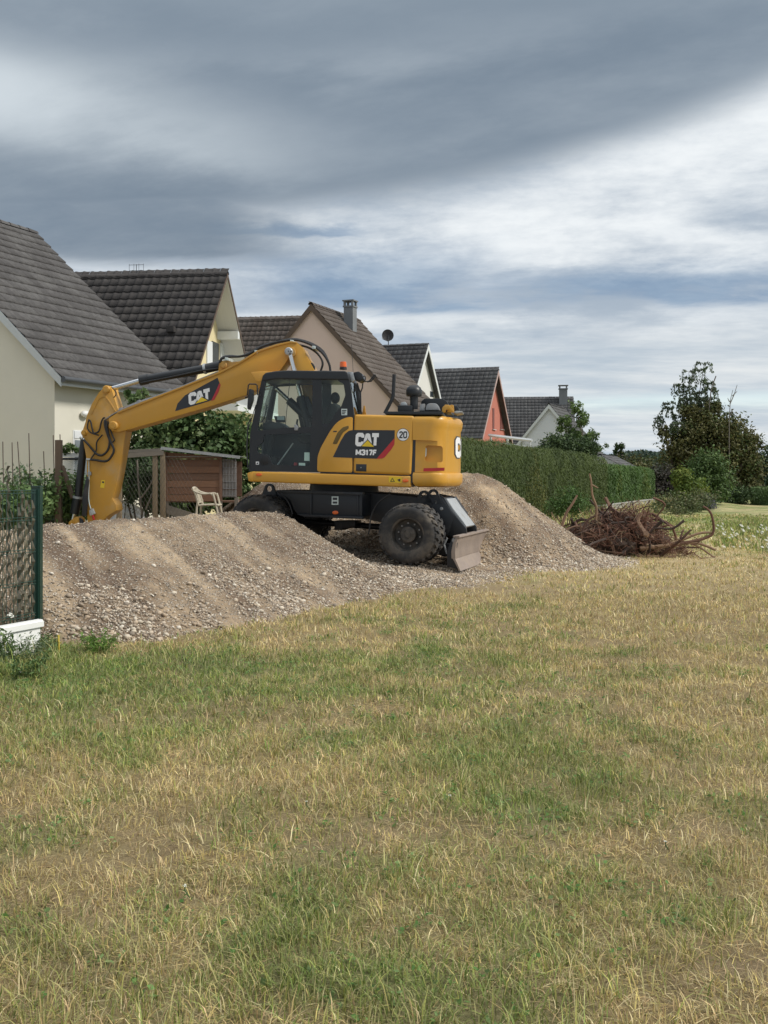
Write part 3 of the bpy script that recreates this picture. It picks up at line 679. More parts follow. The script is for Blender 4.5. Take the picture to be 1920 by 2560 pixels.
# --- upper body
SY = .03
eprism('side_sill', [(618, 1182), (633, 1178.5), (1027, 1190), (1027, 1219), (870, 1212.5), (740, 1208.5), (622, 1204)], SY, .34, YEL, .03, seg=3)
eprism('sill_cap', [(617.5, 1183), (632, 1179.5), (632, 1203.5), (621, 1203)], SY - .004, .30, YEL, .012)
eprism('floor_frame', [(660, 1190), (1027, 1200), (1027, 1218), (660, 1206)], .32, 2.42, BLKC, .01, ly=SY)
eprism('far_sill', [(618, 1182), (633, 1178.5), (1027, 1190), (1027, 1219), (870, 1212.5), (740, 1208.5), (622, 1204)], 2.2, 2.50, YEL, .03, ly=SY)
for px, py in ((647, 1186.6), (1013.5, 1202)): eprism('side_reflector', ellipse(px, py, 7.5, 3.8), SY - .012, SY + .02, ORANGE, .003)
eprism('rear_quarter_panel', round_poly([(882, 1042), (868, 1043), (850, 1050), (838, 1060), (824, 1079), (802, 1118), (793.5, 1141), (792.5, 1179), (880.5, 1182)], 6, 3), SY, .14, YEL, .014)
eprism('engine_door', [(885, 1035.5), (1036, 1039), (1027.5, 1188.5), (882.5, 1182.5)], SY, 2.46, YEL, .055, seg=4)
eprism('seam_liner', [(800, 1060), (1040, 1048), (1036, 1208), (800, 1190)], SY + .035, .30, DECB, 0, ly=SY)
# counterweight: plan outline drawn upwards, with a lip at the top and the bottom, then the pockets cut out
zt = E(1090, 1039, SY).z; zb = E(1090, 1218, SY).z; z_lip = E(1156, 1062, SY).z; z_sh = E(1156, 1074, SY).z; z_bl = E(1155, 1184, SY).z
x_front = E(1031.5, 1100, SY).x; R_TAIL = 2.15
x_rear = E(1156.5, 1120, 1.33).x
def tail(y): return x_rear - (R_TAIL - math.sqrt(R_TAIL ** 2 - (y - 1.26) ** 2))
def plan(inset, rin):
    """outline from the near front corner round the rounded back; rin only draws the back in"""
    L = []; ya, yb, rr = SY, 2.49, .30
    xr = lambda y: tail(y) - rin
    L.append((x_front + inset, ya + inset))
    c0 = (xr(ya + rr) - rr, ya + rr)
    for t in np.linspace(0, 1, 12): a = -math.pi / 2 + t * math.pi / 2; L.append((c0[0] + (rr - inset) * math.cos(a), c0[1] + (rr - inset) * math.sin(a)))
    for y in np.linspace(ya + rr, yb - rr, 14)[1:-1]: L.append((xr(y) - inset, y))
    c1 = (xr(yb - rr) - rr, yb - rr)
    for t in np.linspace(0, 1, 12): a = t * math.pi / 2; L.append((c1[0] + (rr - inset) * math.cos(a), c1[1] + (rr - inset) * math.sin(a)))
    L.append((x_front + inset, yb - inset)); return L
def counterweight():
    bm = bmesh.new(); rings = []
    for z, ins, rin in ((zb, .10, 0), (zb + .02, .045, 0), (zb + .06, .012, 0), (zb + .10, 0, 0), (z_bl - .02, 0, 0), (z_bl, .006, .004), (z_bl + .015, .01, .03), (z_bl + .05, .0, .035), (z_sh, .0, .035), (z_sh + .05, 0, .012), (z_lip + .03, 0, 0), (zt - .08, 0, -.006), (zt - .035, .012, 0), (zt - .01, .035, 0), (zt, .07, 0)):
        rings.append([bm.verts.new((p[0], p[1], z)) for p in plan(ins, rin)])
    n = len(rings[0])
    for a, b in zip(rings, rings[1:]):
        for j in range(n): bm.faces.new((a[j], a[(j + 1) % n], b[(j + 1) % n], b[j]))
    bm.faces.new(rings[0][::-1]); bm.faces.new(rings[-1])
    return from_bm('counterweight', bm, YEL, exc)
cw = counterweight()
def cutter(pts, y1, r, taper=0):
    q = round_poly(EP(pts, SY), r, 6); return from_bm('cut', prism_bm(q, SY - .3, y1), YEL, exc)
cuts = [cutter([(1020, 1099), (1114, 1103), (1119, 1178), (1020, 1181)], SY + .04, .05), cutter([(1064, 1113), (1106, 1115), (1106, 1156), (1061, 1153)], SY + .13, .05)]
for ct in cuts:
    md = cw.modifiers.new('b', 'BOOLEAN'); md.object = ct; md.operation = 'DIFFERENCE'; md.solver = 'EXACT'
dg = bpy.context.evaluated_depsgraph_get(); dg.update()
me = bpy.data.meshes.new_from_object(cw.evaluated_get(dg)); cw.modifiers.clear(); old = cw.data; cw.data = me; bpy.data.meshes.remove(old)
for ct in cuts: bpy.data.objects.remove(ct)
if not cw.data.materials: cw.data.materials.append(YEL)
cw.data.shade_smooth(); cw.data.set_sharp_from_angle(angle=R(28))
flat('pocket_handle', [(1063.5, 1118), (1067, 1122), (1066, 1139), (1063, 1143)], SY + .06, PAPER)
flat('rear_reflector', [(1059, 1170.5), (1111.5, 1169), (1111, 1177), (1058.5, 1178.5)], SY + .037, DECR)
eprism('latch_box', [(890, 1160), (916.5, 1160.5), (916, 1179), (889.5, 1178)], SY - .004, .10, DECB, .006); pin('latch_lock', 902.5, 1169, SY, .018, SY - .012, .08, STEEL)
eprism('intake_grille', round_poly([(872, 1063.6), (872, 1071), (857, 1082), (842, 1110.5), (831, 1110), (844, 1081), (857, 1068)], 3, 3), SY - .003, .06, mat('olive_grille', (.13, .085, .02), .6), .004)
flat('panel_slot', [(833, 1077), (842, 1077), (842, 1080), (833, 1080)], SY - .004, DECB)
flat('warning_label', [(972, 1191), (1004, 1192.5), (1004, 1207.5), (972, 1206)], SY - .002, DECY)
flat('warning_triangle', [(975, 1204), (981, 1194.5), (987.5, 1204.5)], SY - .004, DECB); flat('warning_triangle', [(978, 1202.6), (981, 1197.5), (984.5, 1203)], SY - .006, DECY); flat('warning_sign_hand', [(993, 1199), (1001, 1196.5), (1001, 1204), (998, 1204), (997, 1201)], SY - .004, DECB)

# --- lettering: heavy strokes
GL = {'C': ([[(.92, .30), (.92, .12), (.78, 0), (.22, 0), (.08, .12), (.08, .88), (.22, 1), (.78, 1), (.92, .88), (.92, .70)]], .72),
      'A': ([[(.06, -.10), (.42, 1.08)], [(.94, -.10), (.58, 1.08)], [(.22, .28), (.78, .28)], [(.36, .96), (.64, .96)]], .82), 'T': ([[(0, 1), (1, 1)], [(.5, 1), (.5, -.1)]], .70),
      'M': ([[(.08, -.1), (.08, 1.1)], [(.08, 1.05), (.5, .12)], [(.5, .12), (.92, 1.05)], [(.92, -.1), (.92, 1.1)]], .86),
      '3': ([[(.06, .80), (.12, .95), (.3, 1), (.7, 1), (.9, .88), (.9, .66), (.75, .53), (.42, .53)], [(.75, .53), (.93, .40), (.93, .14), (.72, 0), (.28, 0), (.1, .08), (.05, .24)]], .62),
      '1': ([[(.12, .72), (.55, .98)], [(.58, 1.1), (.58, -.1)]], .46), '7': ([[(.02, 1), (.95, 1)], [(.9, 1.0), (.42, -.1)]], .60), 'F': ([[(.1, -.1), (.1, 1.1)], [(.1, 1), (.95, 1)], [(.1, .52), (.85, .52)]], .58),
      '2': ([[(.08, .74), (.12, .92), (.3, 1), (.7, 1), (.9, .88), (.9, .66), (.2, .16), (.1, .0), (.98, 0)]], .62), '0': ([[(.5, 0), (.2, 0), (.06, .15), (.06, .85), (.2, 1), (.8, 1), (.94, .85), (.94, .15), (.8, 0), (.5, 0)]], .64)}
def ribbon(path, t, asp):
    """stroke of thickness t (in cap heights) along a path; x runs 0..1 over the glyph width asp"""
    P = [np.array((p[0] * asp, p[1])) for p in path]; out = []
    closed = np.allclose(P[0], P[-1])
    for i, p in enumerate(P):
        a = P[i - 1] if i else (P[-2] if closed else None); b = P[i + 1] if i < len(P) - 1 else (P[1] if closed else None)
        d1 = (p - a) / np.linalg.norm(p - a) if a is not None else None; d2 = (b - p) / np.linalg.norm(b - p) if b is not None else None
        if d1 is None: d1 = d2
        if d2 is None: d2 = d1
        n1 = np.array((-d1[1], d1[0])); n2 = np.array((-d2[1], d2[0])); m_ = n1 + n2; m_ /= np.linalg.norm(m_); k = min(1 / max(m_.dot(n1), .35), 1.6)
        out.append((p + m_ * t / 2 * k, p - m_ * t / 2 * k))
    return out
def letter(ch, fmap, x0, t, m, parent, name='letter'):
    strokes, asp = GL[ch]; bm = bmesh.new()
    for i, st in enumerate(strokes):
        rb = ribbon([(x, y * (1 - t * .98) + t * .49) for x, y in st], t, asp)
        vs = [(bm.verts.new(fmap(x0 + a[0], a[1], i)), bm.verts.new(fmap(x0 + b[0], b[1], i))) for a, b in rb]
        for p, q in zip(vs, vs[1:]): bm.faces.new((p[0], q[0], q[1], p[1]))
    from_bm(name, bm, m, parent); return asp
def text(s, p0, pr, pu, ly, t, m, parent, gap=.16, asp_scale=1.0, lift=.004):
    """p0: pixel of the lower left, pr: pixel of the lower right, pu: pixel of the upper left"""
    wid = sum(GL[c][1] for c in s) + gap * (len(s) - 1); p0, pr, pu = map(np.array, (p0, pr, pu))
    def fmap(x, y, i):
        q = p0 + (pr - p0) * x / wid + (pu - p0) * y; v = E(q[0], q[1], ly); v.y = ly - lift - .0006 * i; return v
    x = 0
    for c in s: x += letter(c, fmap, x, t, m, parent) + gap
def cat_triangle(pts, ly, parent):
    flat('triangle_edge', pts[0], ly, DECB, parent, .0075); flat('triangle', pts[1], ly, DECY, parent, .009)
dec = flat('side_decal', [(832, 1143), (852, 1102), (862, 1085), (872, 1077), (882, 1075), (987, 1075.5), (986.5, 1097), (980, 1113), (966, 1135), (953, 1144), (943, 1147)], SY - .003, DECB); dec.parent = exc
flat('red_stripe', [(986.6, 1095), (986, 1111), (978, 1124), (962, 1143), (955, 1146.5), (941.5, 1147)], SY - .003, DECR, dec, .002)
text('CAT', (890, 1115.5), (945.5, 1116.5), (892, 1082), SY - .003, .30, DECW, dec, .03)
cat_triangle(([(901, 1117), (919.5, 1098), (938, 1118.5)], [(904, 1115.6), (919.5, 1100.5), (935, 1117)]), SY - .003, dec)
text('M317F', (889.5, 1138), (940.5, 1139), (890.5, 1123.2), SY - .003, .26, DECW, dec, .13)
disc = flat('speed_disc', ellipse(1007.5, 1086.8, 15.5, 16, 28), SY - .002, DECB); flat('speed_disc_face', ellipse(1007.5, 1086.8, 14.3, 14.8, 28), SY - .004, DECW, disc)
text('20', (998.5, 1095.5), (1017, 1095.8), (999, 1078), SY - .004, .20, DECB, disc, .16, lift=.003)
# lettering on the curved back of the counterweight
def back_map(y_a, y_b, z_a, z_b, asp, lift):
    def f(x, y, i):
        yy = y_a + (y_b - y_a) * x / asp; return Vector((tail(yy) - .035 + lift + .0006 * i, yy, z_a + (z_b - z_a) * y))
    return f
wid = sum(GL[c][1] for c in 'CAT') + .12
zc0, zc1 = E(1140, 1143, SY + .5).z, E(1140, 1092, SY + .5).z
for (m_, th, lf, gr) in ((DECB, .40, .004, .02), (DECW, .30, .010, 0)):
    x = 0
    fm = back_map(.72 - gr, 1.85 + gr, zc0 - gr, zc1 + gr, wid, lf)
    for ch in 'CAT': x += letter(ch, fm, x, th, m_, cw) + .06

# --- things on the engine hood
ty = .10
eprism('hood_tray', [(962, 1028.5), (1107, 1029), (1107, 1037), (963, 1036)], .05, 2.3, BLK, .008)
etube('hand_rail', [(962, 1034), (966, 1026), (980, 999), (983, 990), (985.5, 936)], .12, .032, BLK, n=10)
etube('hand_rail', [(962, 1034), (966, 1026), (980, 999), (983, 990), (985.5, 936)], 2.2, .032, BLK, n=10) if False else None
c = E(1035, 992, .55); bm = bmesh.new()
prof = [(0, .26), (.07, .25), (.12, .215), (.142, .16), (.142, .08), (.13, .06), (.075, .055), (.068, -.17), (.0, -.17)]
rings = []
for r_, z_ in prof: rings.append([bm.verts.new((c.x + max(r_, .001) * math.cos(a), c.y + max(r_, .001) * math.sin(a), c.z - .05 + z_)) for a in np.linspace(0, 2 * math.pi, 24, endpoint=False)])
for a, b in zip(rings, rings[1:]):
    for j in range(24): bm.faces.new((a[j], a[(j + 1) % 24], b[(j + 1) % 24], b[j]))
from_bm('air_pre_cleaner', bm, BLK, exc, smooth=True)
eprism('filter_box', [(994, 1013), (1030, 1013), (1030, 1030), (994, 1030)], .3, .75, BLK, .02)
eprism('clear_bowl', [(1002, 1006), (1013, 1004), (1017, 1010), (1017, 1014), (1000, 1014)], .4, .6, GALV, .015)
eprism('engine_cover', [(1048, 1030), (1053, 1003), (1061, 996), (1107, 996.5), (1117, 1003), (1124, 1016), (1127, 1030)], .9, 1.9, BLK, .02)
eprism('fuel_filter', [(1049, 1010), (1062, 1009), (1062, 1027), (1049, 1027)], .35, .5, STEEL, .012)
eprism('silencer', [(1066, 1012), (1072, 1008), (1090, 1008), (1096, 1014), (1100, 1026), (1063, 1026)], .3, .62, STEEL, .03)
eprism('hood_latch', [(1104, 1030), (1106, 1018), (1113, 1011.5), (1122, 1012), (1132, 1022), (1135, 1031), (1127, 1031), (1123, 1024), (1116, 1024), (1112, 1032)], .35, .40, YEL, .008)
eprism('hood_latch', [(1118, 1030), (1121, 1015), (1128, 1011.5), (1134, 1013), (1136, 1030)], .55, .60, YEL, .008)
eprism('rear_cap', [(1133, 1031), (1139, 1027), (1156, 1027.5), (1157, 1031), (1140, 1034)], .5, 1.2, GALV, .01)
eprism('cover_hinge', [(1133, 1014), (1144, 1015), (1148, 1024), (1146, 1031), (1135, 1031)], .8, .95, BLK, .015)
eprism('lift_lug', [(905, 1036), (909, 1014), (912, 1014), (915, 1036)], 1.0, 1.05, YELA, .004)

# --- cab
CY, CF = .05, 1.08
outer = [(622, 1178), (623.5, 1140), (625, 1085), (633, 1045), (645, 990), (653, 955), (657, 941), (664, 934), (688, 930.5), (868, 931), (873, 946), (879, 985), (885, 1038), (884, 1060), (866, 1064), (838, 1084), (812, 1130), (800, 1148), (798, 1181)]
h_up = round_poly([(643.5, 1077), (651, 1028), (665, 952), (690, 948.5), (781.5, 946), (779.5, 1067), (712, 1069)], 4, 3)
h_lo = round_poly([(642, 1131), (643, 1116), (656, 1108), (661, 1087), (777, 1082.5), (774.5, 1165), (680, 1162), (674, 1142), (658, 1135)], 4, 3)
h_re = round_poly([(805, 1066), (804, 944), (840, 944), (846, 953), (859, 960), (863.5, 988), (853, 1016), (836, 1036), (818, 1068)], 4, 3)
q = lambda p, ly=CY: EP(p, ly)
from_bm('cab_side_frame', plate_bm(q(outer), [q(h_up), q(h_lo), q(h_re)], CY, CY + .07), BLK, exc)
for nm, hl in (('door_glass', h_up), ('lower_door_glass', h_lo), ('quarter_glass', h_re)):
    bm = bmesh.new(); f = bm.faces.new([bm.verts.new((p[0], CY + .02, p[1])) for p in q(hl)]); bmesh.ops.triangulate(bm, faces=[f]); from_bm(nm, bm, GLASS, exc)
fo = [(622, 1178), (625, 1085), (645, 990), (657, 941), (664, 934), (868, 931), (873, 946), (885, 1040), (885, 1181)]
fh1 = round_poly([(645, 1070), (664, 955), (780, 948), (780, 1068)], 4, 3); fh2 = round_poly([(806, 1066), (806, 948), (846, 948), (864, 966), (866, 1030), (850, 1066)], 4, 3)
from_bm('cab_side_frame', plate_bm(q(fo), [q(fh1), q(fh2)], CF - .06, CF), BLK, exc)
for hl in (fh1, fh2):
    bm = bmesh.new(); f = bm.faces.new([bm.verts.new((p[0], CF - .02, p[1])) for p in q(hl)]); bmesh.ops.triangulate(bm, faces=[f]); from_bm('far_window_glass', bm, GLASS, exc)
eprism('cab_roof', [(655, 947), (657, 939), (664, 932), (690, 927.5), (720, 926), (862, 927.5), (869, 931), (873, 944), (873, 951), (866, 950), (690, 948), (658, 953)], CY - .015, CF + .01, BLK, .022, ly=CY, seg=3)
eprism('roof_hatch', [(755, 926), (800, 922.5), (858, 925), (858, 928), (755, 928)], .3, .9, BLK, .01, ly=CY)
# front pillars, windscreen, back window
fr = q([(622, 1178), (625, 1085), (645, 990), (657, 941)])
for y0 in (CY, CF - .08): tube('front_pillar', [(p[0] + .035, y0 + .04, p[1]) for p in fr], .042, BLK, exc, 8)
bm = bmesh.new(); vs = [(bm.verts.new((p[0] + .012, CY + .07, p[1])), bm.verts.new((p[0] + .012, CF - .08, p[1]))) for p in fr]
for a, b in zip(vs, vs[1:]): bm.faces.new((a[0], a[1], b[1], b[0]))
from_bm('windscreen', bm, GLASS, exc)
rr_ = q([(874, 952), (885, 1038)])
bm = bmesh.new(); a, b = rr_; bm.faces.new([bm.verts.new(v) for v in ((a[0] - .005, CY + .075, a[1]), (a[0] - .005, CF - .08, a[1]), (b[0] - .005, CF - .08, b[1]), (b[0] - .005, CY + .075, b[1]))])
from_bm('back_window', bm, GLASSR, exc)
for y0 in (CF - .06,): tube('rear_pillar', [(a[0] - .01, y0, a[1] + .02), (b[0] - .01, y0, b[1])], .04, BLK, exc, 8)
eprism('cab_floor', [(626, 1168), (880, 1174), (880, 1182), (626, 1177)], CY + .02, CF, BLK, .01, ly=CY)
eprism('cab_back_wall', [(870, 1062), (884, 1040), (884, 1178), (868, 1178)], CY + .08, CF, BLK, .01, ly=CY)
eprism('door_handle', [(735, 1062), (741, 1061), (746, 1068), (744, 1076), (736, 1076)], CY - .03, CY, STEEL, .006)
etube('window_divider', [(725, 948), (719, 1005), (713, 1069)], CY + .03, .006, BLK)
etube('grab_rail', [(668, 1012), (662, 1040), (655, 1054)], CY + .18, .012, BLK, sub=4)
eprism('door_speaker', ellipse(661, 1149, 14, 14), CY - .006, CY + .05, BLK, .004); eprism('speaker_ring', ellipse(661, 1149, 10, 10), CY - .012, CY + .04, HOSE, .004)
eprism('speaker_panel', [(640, 1134), (658, 1136), (674, 1143), (680, 1164), (640, 1166)], CY + .004, CY + .06, BLK, .004)
flat('cab_sticker', [(853, 1022), (868, 1022), (868, 1038), (853.5, 1038)], CY - .002, PAPER)
for k in range(3): flat('cab_sticker_print', [(855, 1025 + k * 4), (866 - k * 2, 1025 + k * 4), (866 - k * 2, 1027.4 + k * 4), (855, 1027.4 + k * 4)], CY - .004, DECB)
flat('cab_sticker', [(639.5, 1154), (647.5, 1154), (647.5, 1161.5), (639.5, 1161.5)], CY - .002, DECW); flat('cab_sticker_print', [(641.5, 1160), (641.5, 1157.5), (645.5, 1156), (645.5, 1160)], CY - .004, DECB)
for pts in ([(761, 1131), (774, 1131), (774, 1152.5), (760.5, 1152)], [(747, 1157), (763, 1157.5), (763, 1164.5), (747, 1163.5)]): flat('window_notice', pts, CY + .035, PAPER)
eprism('fire_extinguisher', [(734, 1156), (743, 1156), (743, 1166), (734, 1166)], .35, .45, DECR, .02)
# inside
SYC = .52
hd = E(838, 995, SYC); bm = bmesh.new(); bmesh.ops.create_uvsphere(bm, u_segments=16, v_segments=10, radius=1, matrix=Matrix.Translation((hd.x, SYC, hd.z)) @ Matrix.Diagonal((.085, .14, .105, 1)))
from_bm('headrest', bm, SEAT, exc, smooth=True)
eprism('seat_back', [(826, 1010), (843, 1008), (850, 1020), (838, 1060), (826, 1086), (806, 1086), (812, 1050)], SYC - .22, SYC + .22, SEAT, .05, ly=SYC - .1, seg=3)
eprism('seat_base', [(745, 1090), (760, 1084), (830, 1084), (836, 1100), (826, 1112), (750, 1108)], SYC - .25, SYC + .25, SEAT, .05, ly=SYC - .1, seg=3)
eprism('seat_pedestal', [(765, 1108), (820, 1110), (815, 1172), (770, 1172)], SYC - .18, SYC + .18, SEAT, .03, ly=SYC - .1)
for y0 in (SYC - .36, SYC + .30):
    eprism('arm_console', [(742, 1072), (800, 1068), (806, 1080), (746, 1086)], y0, y0 + .10, SEAT, .02, ly=SYC - .1)
    etube('joystick', [(746, 1074, y0 + .05), (742, 1058, y0 + .05), (744, 1048, y0 + .05)], 0, .018, BLK)
etube('steering_column', [(668, 1165, SYC), (676, 1120, SYC), (690, 1066, SYC)], 0, .05, SEAT)
c = E(694, 1062, SYC); bm = bmesh.new()
P = [Matrix.Translation((c.x, SYC, c.z)) @ Matrix.Rotation(R(22), 4, 'Y') @ Vector((.19 * math.cos(a), .19 * math.sin(a), 0)) for a in np.linspace(0, 2 * math.pi, 28)]
from_bm('steering_wheel', tube_bm(P, .017, 6, bm, False), BLK, exc, smooth=True)
eprism('monitor', [(684, 1040), (712, 1040), (712, 1056), (690, 1056)], .74, .80, BLK, .01); flat('monitor_screen', [(693, 1040), (711, 1041), (711, 1050), (693, 1050)], .735, PAPER)
eprism('dashboard', [(660, 1058), (700, 1056), (716, 1068), (700, 1078), (660, 1076)], .30, .85, BLK, .02, ly=.4)
etube('seat_belt_bar', [(694, 1162, .3), (733, 1108, .3)], 0, .013, GALV)
eprism('pedal_box', [(640, 1140), (690, 1142), (700, 1170), (640, 1170)], .5, .9, SEAT, .03)
# outside the cab
eprism('rain_visor', [(626.5, 930), (660, 927.5), (688, 928.5), (668, 938), (657, 950), (651, 955), (640, 951), (632, 940)], CY + .02, CF - .05, mat('visor_yellow', (.70, .36, .06), .4, var=.04), .012, ly=CY)
etube('mirror_bracket', [(652, 988), (644, 987), (643, 964), (640, 960.5), (624, 960), (621, 963), (618, 988), (626, 990)], CY - .10, .012, BLK)
eprism('mirror', round_poly([(625, 974), (632, 973), (632, 1000), (623, 1026), (621, 1020)], 3, 3), CY - .22, CY - .02, BLK, .012, ly=CY - .12)
etube('mirror_mount', [(613, 994), (626, 990), (634, 986)], CY - .1, .014, BLK)
etube('front_hand_rail', [(628, 1045), (620, 1060), (617, 1120), (620, 1172)], CY - .02, .012, BLK)
etube('wiper_arm', [(618.5, 1080, .3), (640, 1012, .5)], .3, .008, BLK)
b0 = E(858, 925, .25); bm = bmesh.new(); bmesh.ops.create_cone(bm, cap_ends=True, segments=24, radius1=.062, radius2=.058, depth=.10, matrix=Matrix.Translation((b0.x, .25, b0.z + .095)))
bmesh.ops.bevel(bm, geom=[e for e in bm.edges if e.calc_face_angle(0) > 1], offset=.01, segments=2, affect='EDGES')
beacon = from_bm('warning_beacon', bm, ORANGE, exc, smooth=True)
bm = bmesh.new(); bmesh.ops.create_cone(bm, cap_ends=True, segments=20, radius1=.066, radius2=.062, depth=.04, matrix=Matrix.Translation((b0.x, .25, b0.z + .028))); from_bm('beacon_base', bm, HOSE, beacon, smooth=True)
etube('antenna', [(883, 932, .6), (879, 862, .6)], 0, .004, BLK, n=5)
eprism('lamp_bracket', [(868, 929), (882, 930), (888, 950), (880, 956), (874, 946)], .3, .36, GALV, .006)
eprism('work_lamp', [(883, 931), (896, 928), (905, 934), (909, 946), (900, 955), (886, 950)], .3, .52, BLK, .02)
eprism('work_lamp', [(886, 933), (899, 930), (906, 938), (908, 948), (900, 955), (888, 950)], .62, .80, BLK, .02, ly=.4)
etube('mirror_arm', [(905, 946), (914, 954), (923, 953), (930, 945), (935, 937), (939, 937), (937, 942), (928, 953), (918, 955)], .35, .012, BLK)
etube('cable_loop', [(905, 945), (912, 940), (914, 948), (909, 954)], .35, .008, HOSE, sub=4)
etube('lamp_post', [(902, 1030, .95), (901, 982, .95), (897, 972, .95), (893, 958, .95)], 0, .016, BLK); etube('lamp_post', [(901, 982, .95), (906, 970, .95), (907, 957, .95)], 0, .012, BLK)
etube('rear_wiper', [(888, 958, .5), (889, 978, .5)], 0, .010, BLK)

# --- boom, stick and their cylinders (in the middle plane of the machine)
BY0, BY1 = 1.06, 1.52
boom = [(272, 1046), (293, 1032), (386, 995), (470, 963), (552, 930), (600, 906), (645, 878), (690, 863), (728, 855), (742, 857), (757, 871), (768, 893), (782, 918), (800, 960), (818, 1010), (826, 1060), (822, 1092), (800, 1100), (784, 1088), (770, 1040), (757, 985), (744, 930), (734, 903), (728, 893), (722, 894), (712, 910), (698, 928), (670, 953), (640, 976), (613, 988.5), (520, 1018), (424, 1045), (320, 1074), (296, 1080), (280, 1078), (271, 1066)]
bmn = eprism('boom', boom, BY0, BY1, YEL, .012)
eprism('boom_flange', [(293, 1030), (386, 993), (470, 961), (552, 928), (600, 904), (645, 876), (690, 861), (728, 853), (742, 855), (742, 859), (728, 857), (690, 866), (645, 881), (600, 909), (552, 933), (386, 998), (295, 1034)], BY0 - .025, BY1 + .025, YELA, .004, ly=BY0)
for (px, py, r_) in ((285.5, 1064.5, .085), ): pin('boom_tip_pin', px, py, BY0, r_, BY0 - .09, BY1 + .09)
pin('boom_cylinder_pin', 724.7, 880.5, BY0, .075, BY0 - .16, BY1 + .16, GALV)
for dx, dy in ((-3.5, -2.5), (3, -3), (0, 3.5)): pin('pin_bolt', 724.7 + dx, 880.5 + dy, BY0 - .16, .014, BY0 - .175, BY0 - .14, DECB)
eprism('pin_boss', ellipse(724.7, 880.5, 14, 14), BY0 - .05, BY0, YELA, .01)
for (dd, y0) in ((0, BY0 - .13), (0, BY1 + .02)):
    rod0 = E(725.5, 886, y0 + .05); rod1 = E(752, 992, y0 + .05); end = E(775, 1088, y0 + .05)
    tube('boom_cylinder_rod', [rod0, rod1], .042, CHROME, exc, 14); tube('boom_cylinder', [rod1 - (end - rod1) * .02, end], .068, BLK, exc, 16)
t0, t1, t2 = E(690, 971, 1.0), E(722, 1001, 1.0), E(775, 1052, 1.0)
tube('link_rod', [t0, t1], .040, CHROME, exc, 12); tube('link_cylinder', [t1, t2], .075, BLK, exc, 14); eprism('swing_frame', [(740, 995), (770, 990), (790, 1040), (800, 1110), (760, 1110), (745, 1040)], 1.0, 1.06, BLK, .02)
bd = flat('boom_decal', [(438, 1028), (444, 1009), (463, 988), (500, 968), (544, 944), (550, 960), (545, 978), (534, 999), (500, 1010)], BY0, DECB, lift=.004)
flat('red_stripe', [(549, 957), (552, 962), (547, 980), (536, 1000), (528, 1002), (538, 982)], BY0, DECR, bd, .006)
text('CAT', (474.5, 1013), (525.5, 1000), (473, 983), BY0, .30, DECW, bd, .03, lift=.0065)
cat_triangle(([(485, 1011.5), (503, 990), (524, 1000.5)], [(488.5, 1009.5), (503.5, 992.5), (519, 1001)]), BY0, bd)
# stick cylinder above the boom
p0, p1, p2, p3 = E(276, 973, 1.28), E(352, 951, 1.28), E(540, 917, 1.28), E(557.5, 912, 1.28)
tube('stick_cylinder_rod', [p0, p1], .048, CHROME, exc, 16); tube('stick_cylinder', [p1, p2], .083, BLK, exc, 18)
tube('cylinder_gland', [p1 - (p2 - p1) * .01, p1 + (p2 - p1) * .10], .098, BLK, exc, 18); tube('cylinder_end', [p2 - (p2 - p1) * .12, p3], .09, BLK, exc, 18)
d_ = (p2 - p1); tube('cylinder_clamp', [p1 + d_ * .84, p1 + d_ * .87], .10, GALV, exc, 18)
eprism('cylinder_bracket', [(548, 903), (566, 901), (580, 905), (600, 903), (600, 914), (560, 934), (545, 935)], BY0 + .05, BY0 + .09, YELA, .006); eprism('cylinder_bracket', [(548, 903), (566, 901), (580, 905), (600, 903), (600, 914), (560, 934), (545, 935)], BY1 - .09, BY1 - .05, YELA, .006, ly=BY0 + .05)
pin('cylinder_pin', 557.5, 912, BY0, .07, BY0 + .0, BY1)
etube('cylinder_pipe', [(352, 957), (420, 944), (500, 927), (545, 921)], 1.16, .016, BLK)
# hoses along the boom and over the knee
for k in range(3):
    etube('boom_hose', [(548, 908 - k), (556, 896 - k), (575, 892 - k), (600, 891), (625, 884 - k), (655, 867 - k), (690, 856), (728, 850 - k), (755, 853 - k), (785, 866 - 2 * k), (808, 885 - 3 * k), (822, 908), (826, 928), (826, 945)], 1.10 + k * .14, .022, HOSE, sub=5)
for k in range(2):
    etube('boom_hose', [(742, 861), (770, 868 + k), (790, 880 + k), (803, 897), (806 + k, 912), (800, 932), (798, 945)], 1.15 + k * .2, .018, HOSE, sub=5)
etube('boom_pipe', [(742, 858), (752, 866), (768, 892), (778, 908), (784, 918)], 1.12, .016, YELA, sub=4)
eprism('pipe_elbow', [(772, 910), (780, 906), (786, 916), (785, 924), (776, 921)], 1.08, 1.2, HOSE, .01)
for px, py in ((729, 853), (784, 868), (566, 897), (640, 879)): eprism('hose_clamp', [(px - 4, py - 4), (px + 4, py - 3), (px + 4, py + 4), (px - 4, py + 4)], 1.04, 1.44, PAPER, .006)
for k in range(4):
    etube('boom_pipe', [(262, 1050 - k * 2), (282, 1036 - k * 2), (310, 1022 - k), (350, 1006 - k), (400, 987), (470, 960), (545, 929)], 1.10 + k * .09, .014, STEEL, sub=3)
for px, py in ((300, 1026), (345, 1007), (420, 979)): eprism('pipe_clamp', [(px - 4, py - 5), (px + 4, py - 8), (px + 5, py + 3), (px - 3, py + 6)], 1.07, 1.42, STEEL, .006)
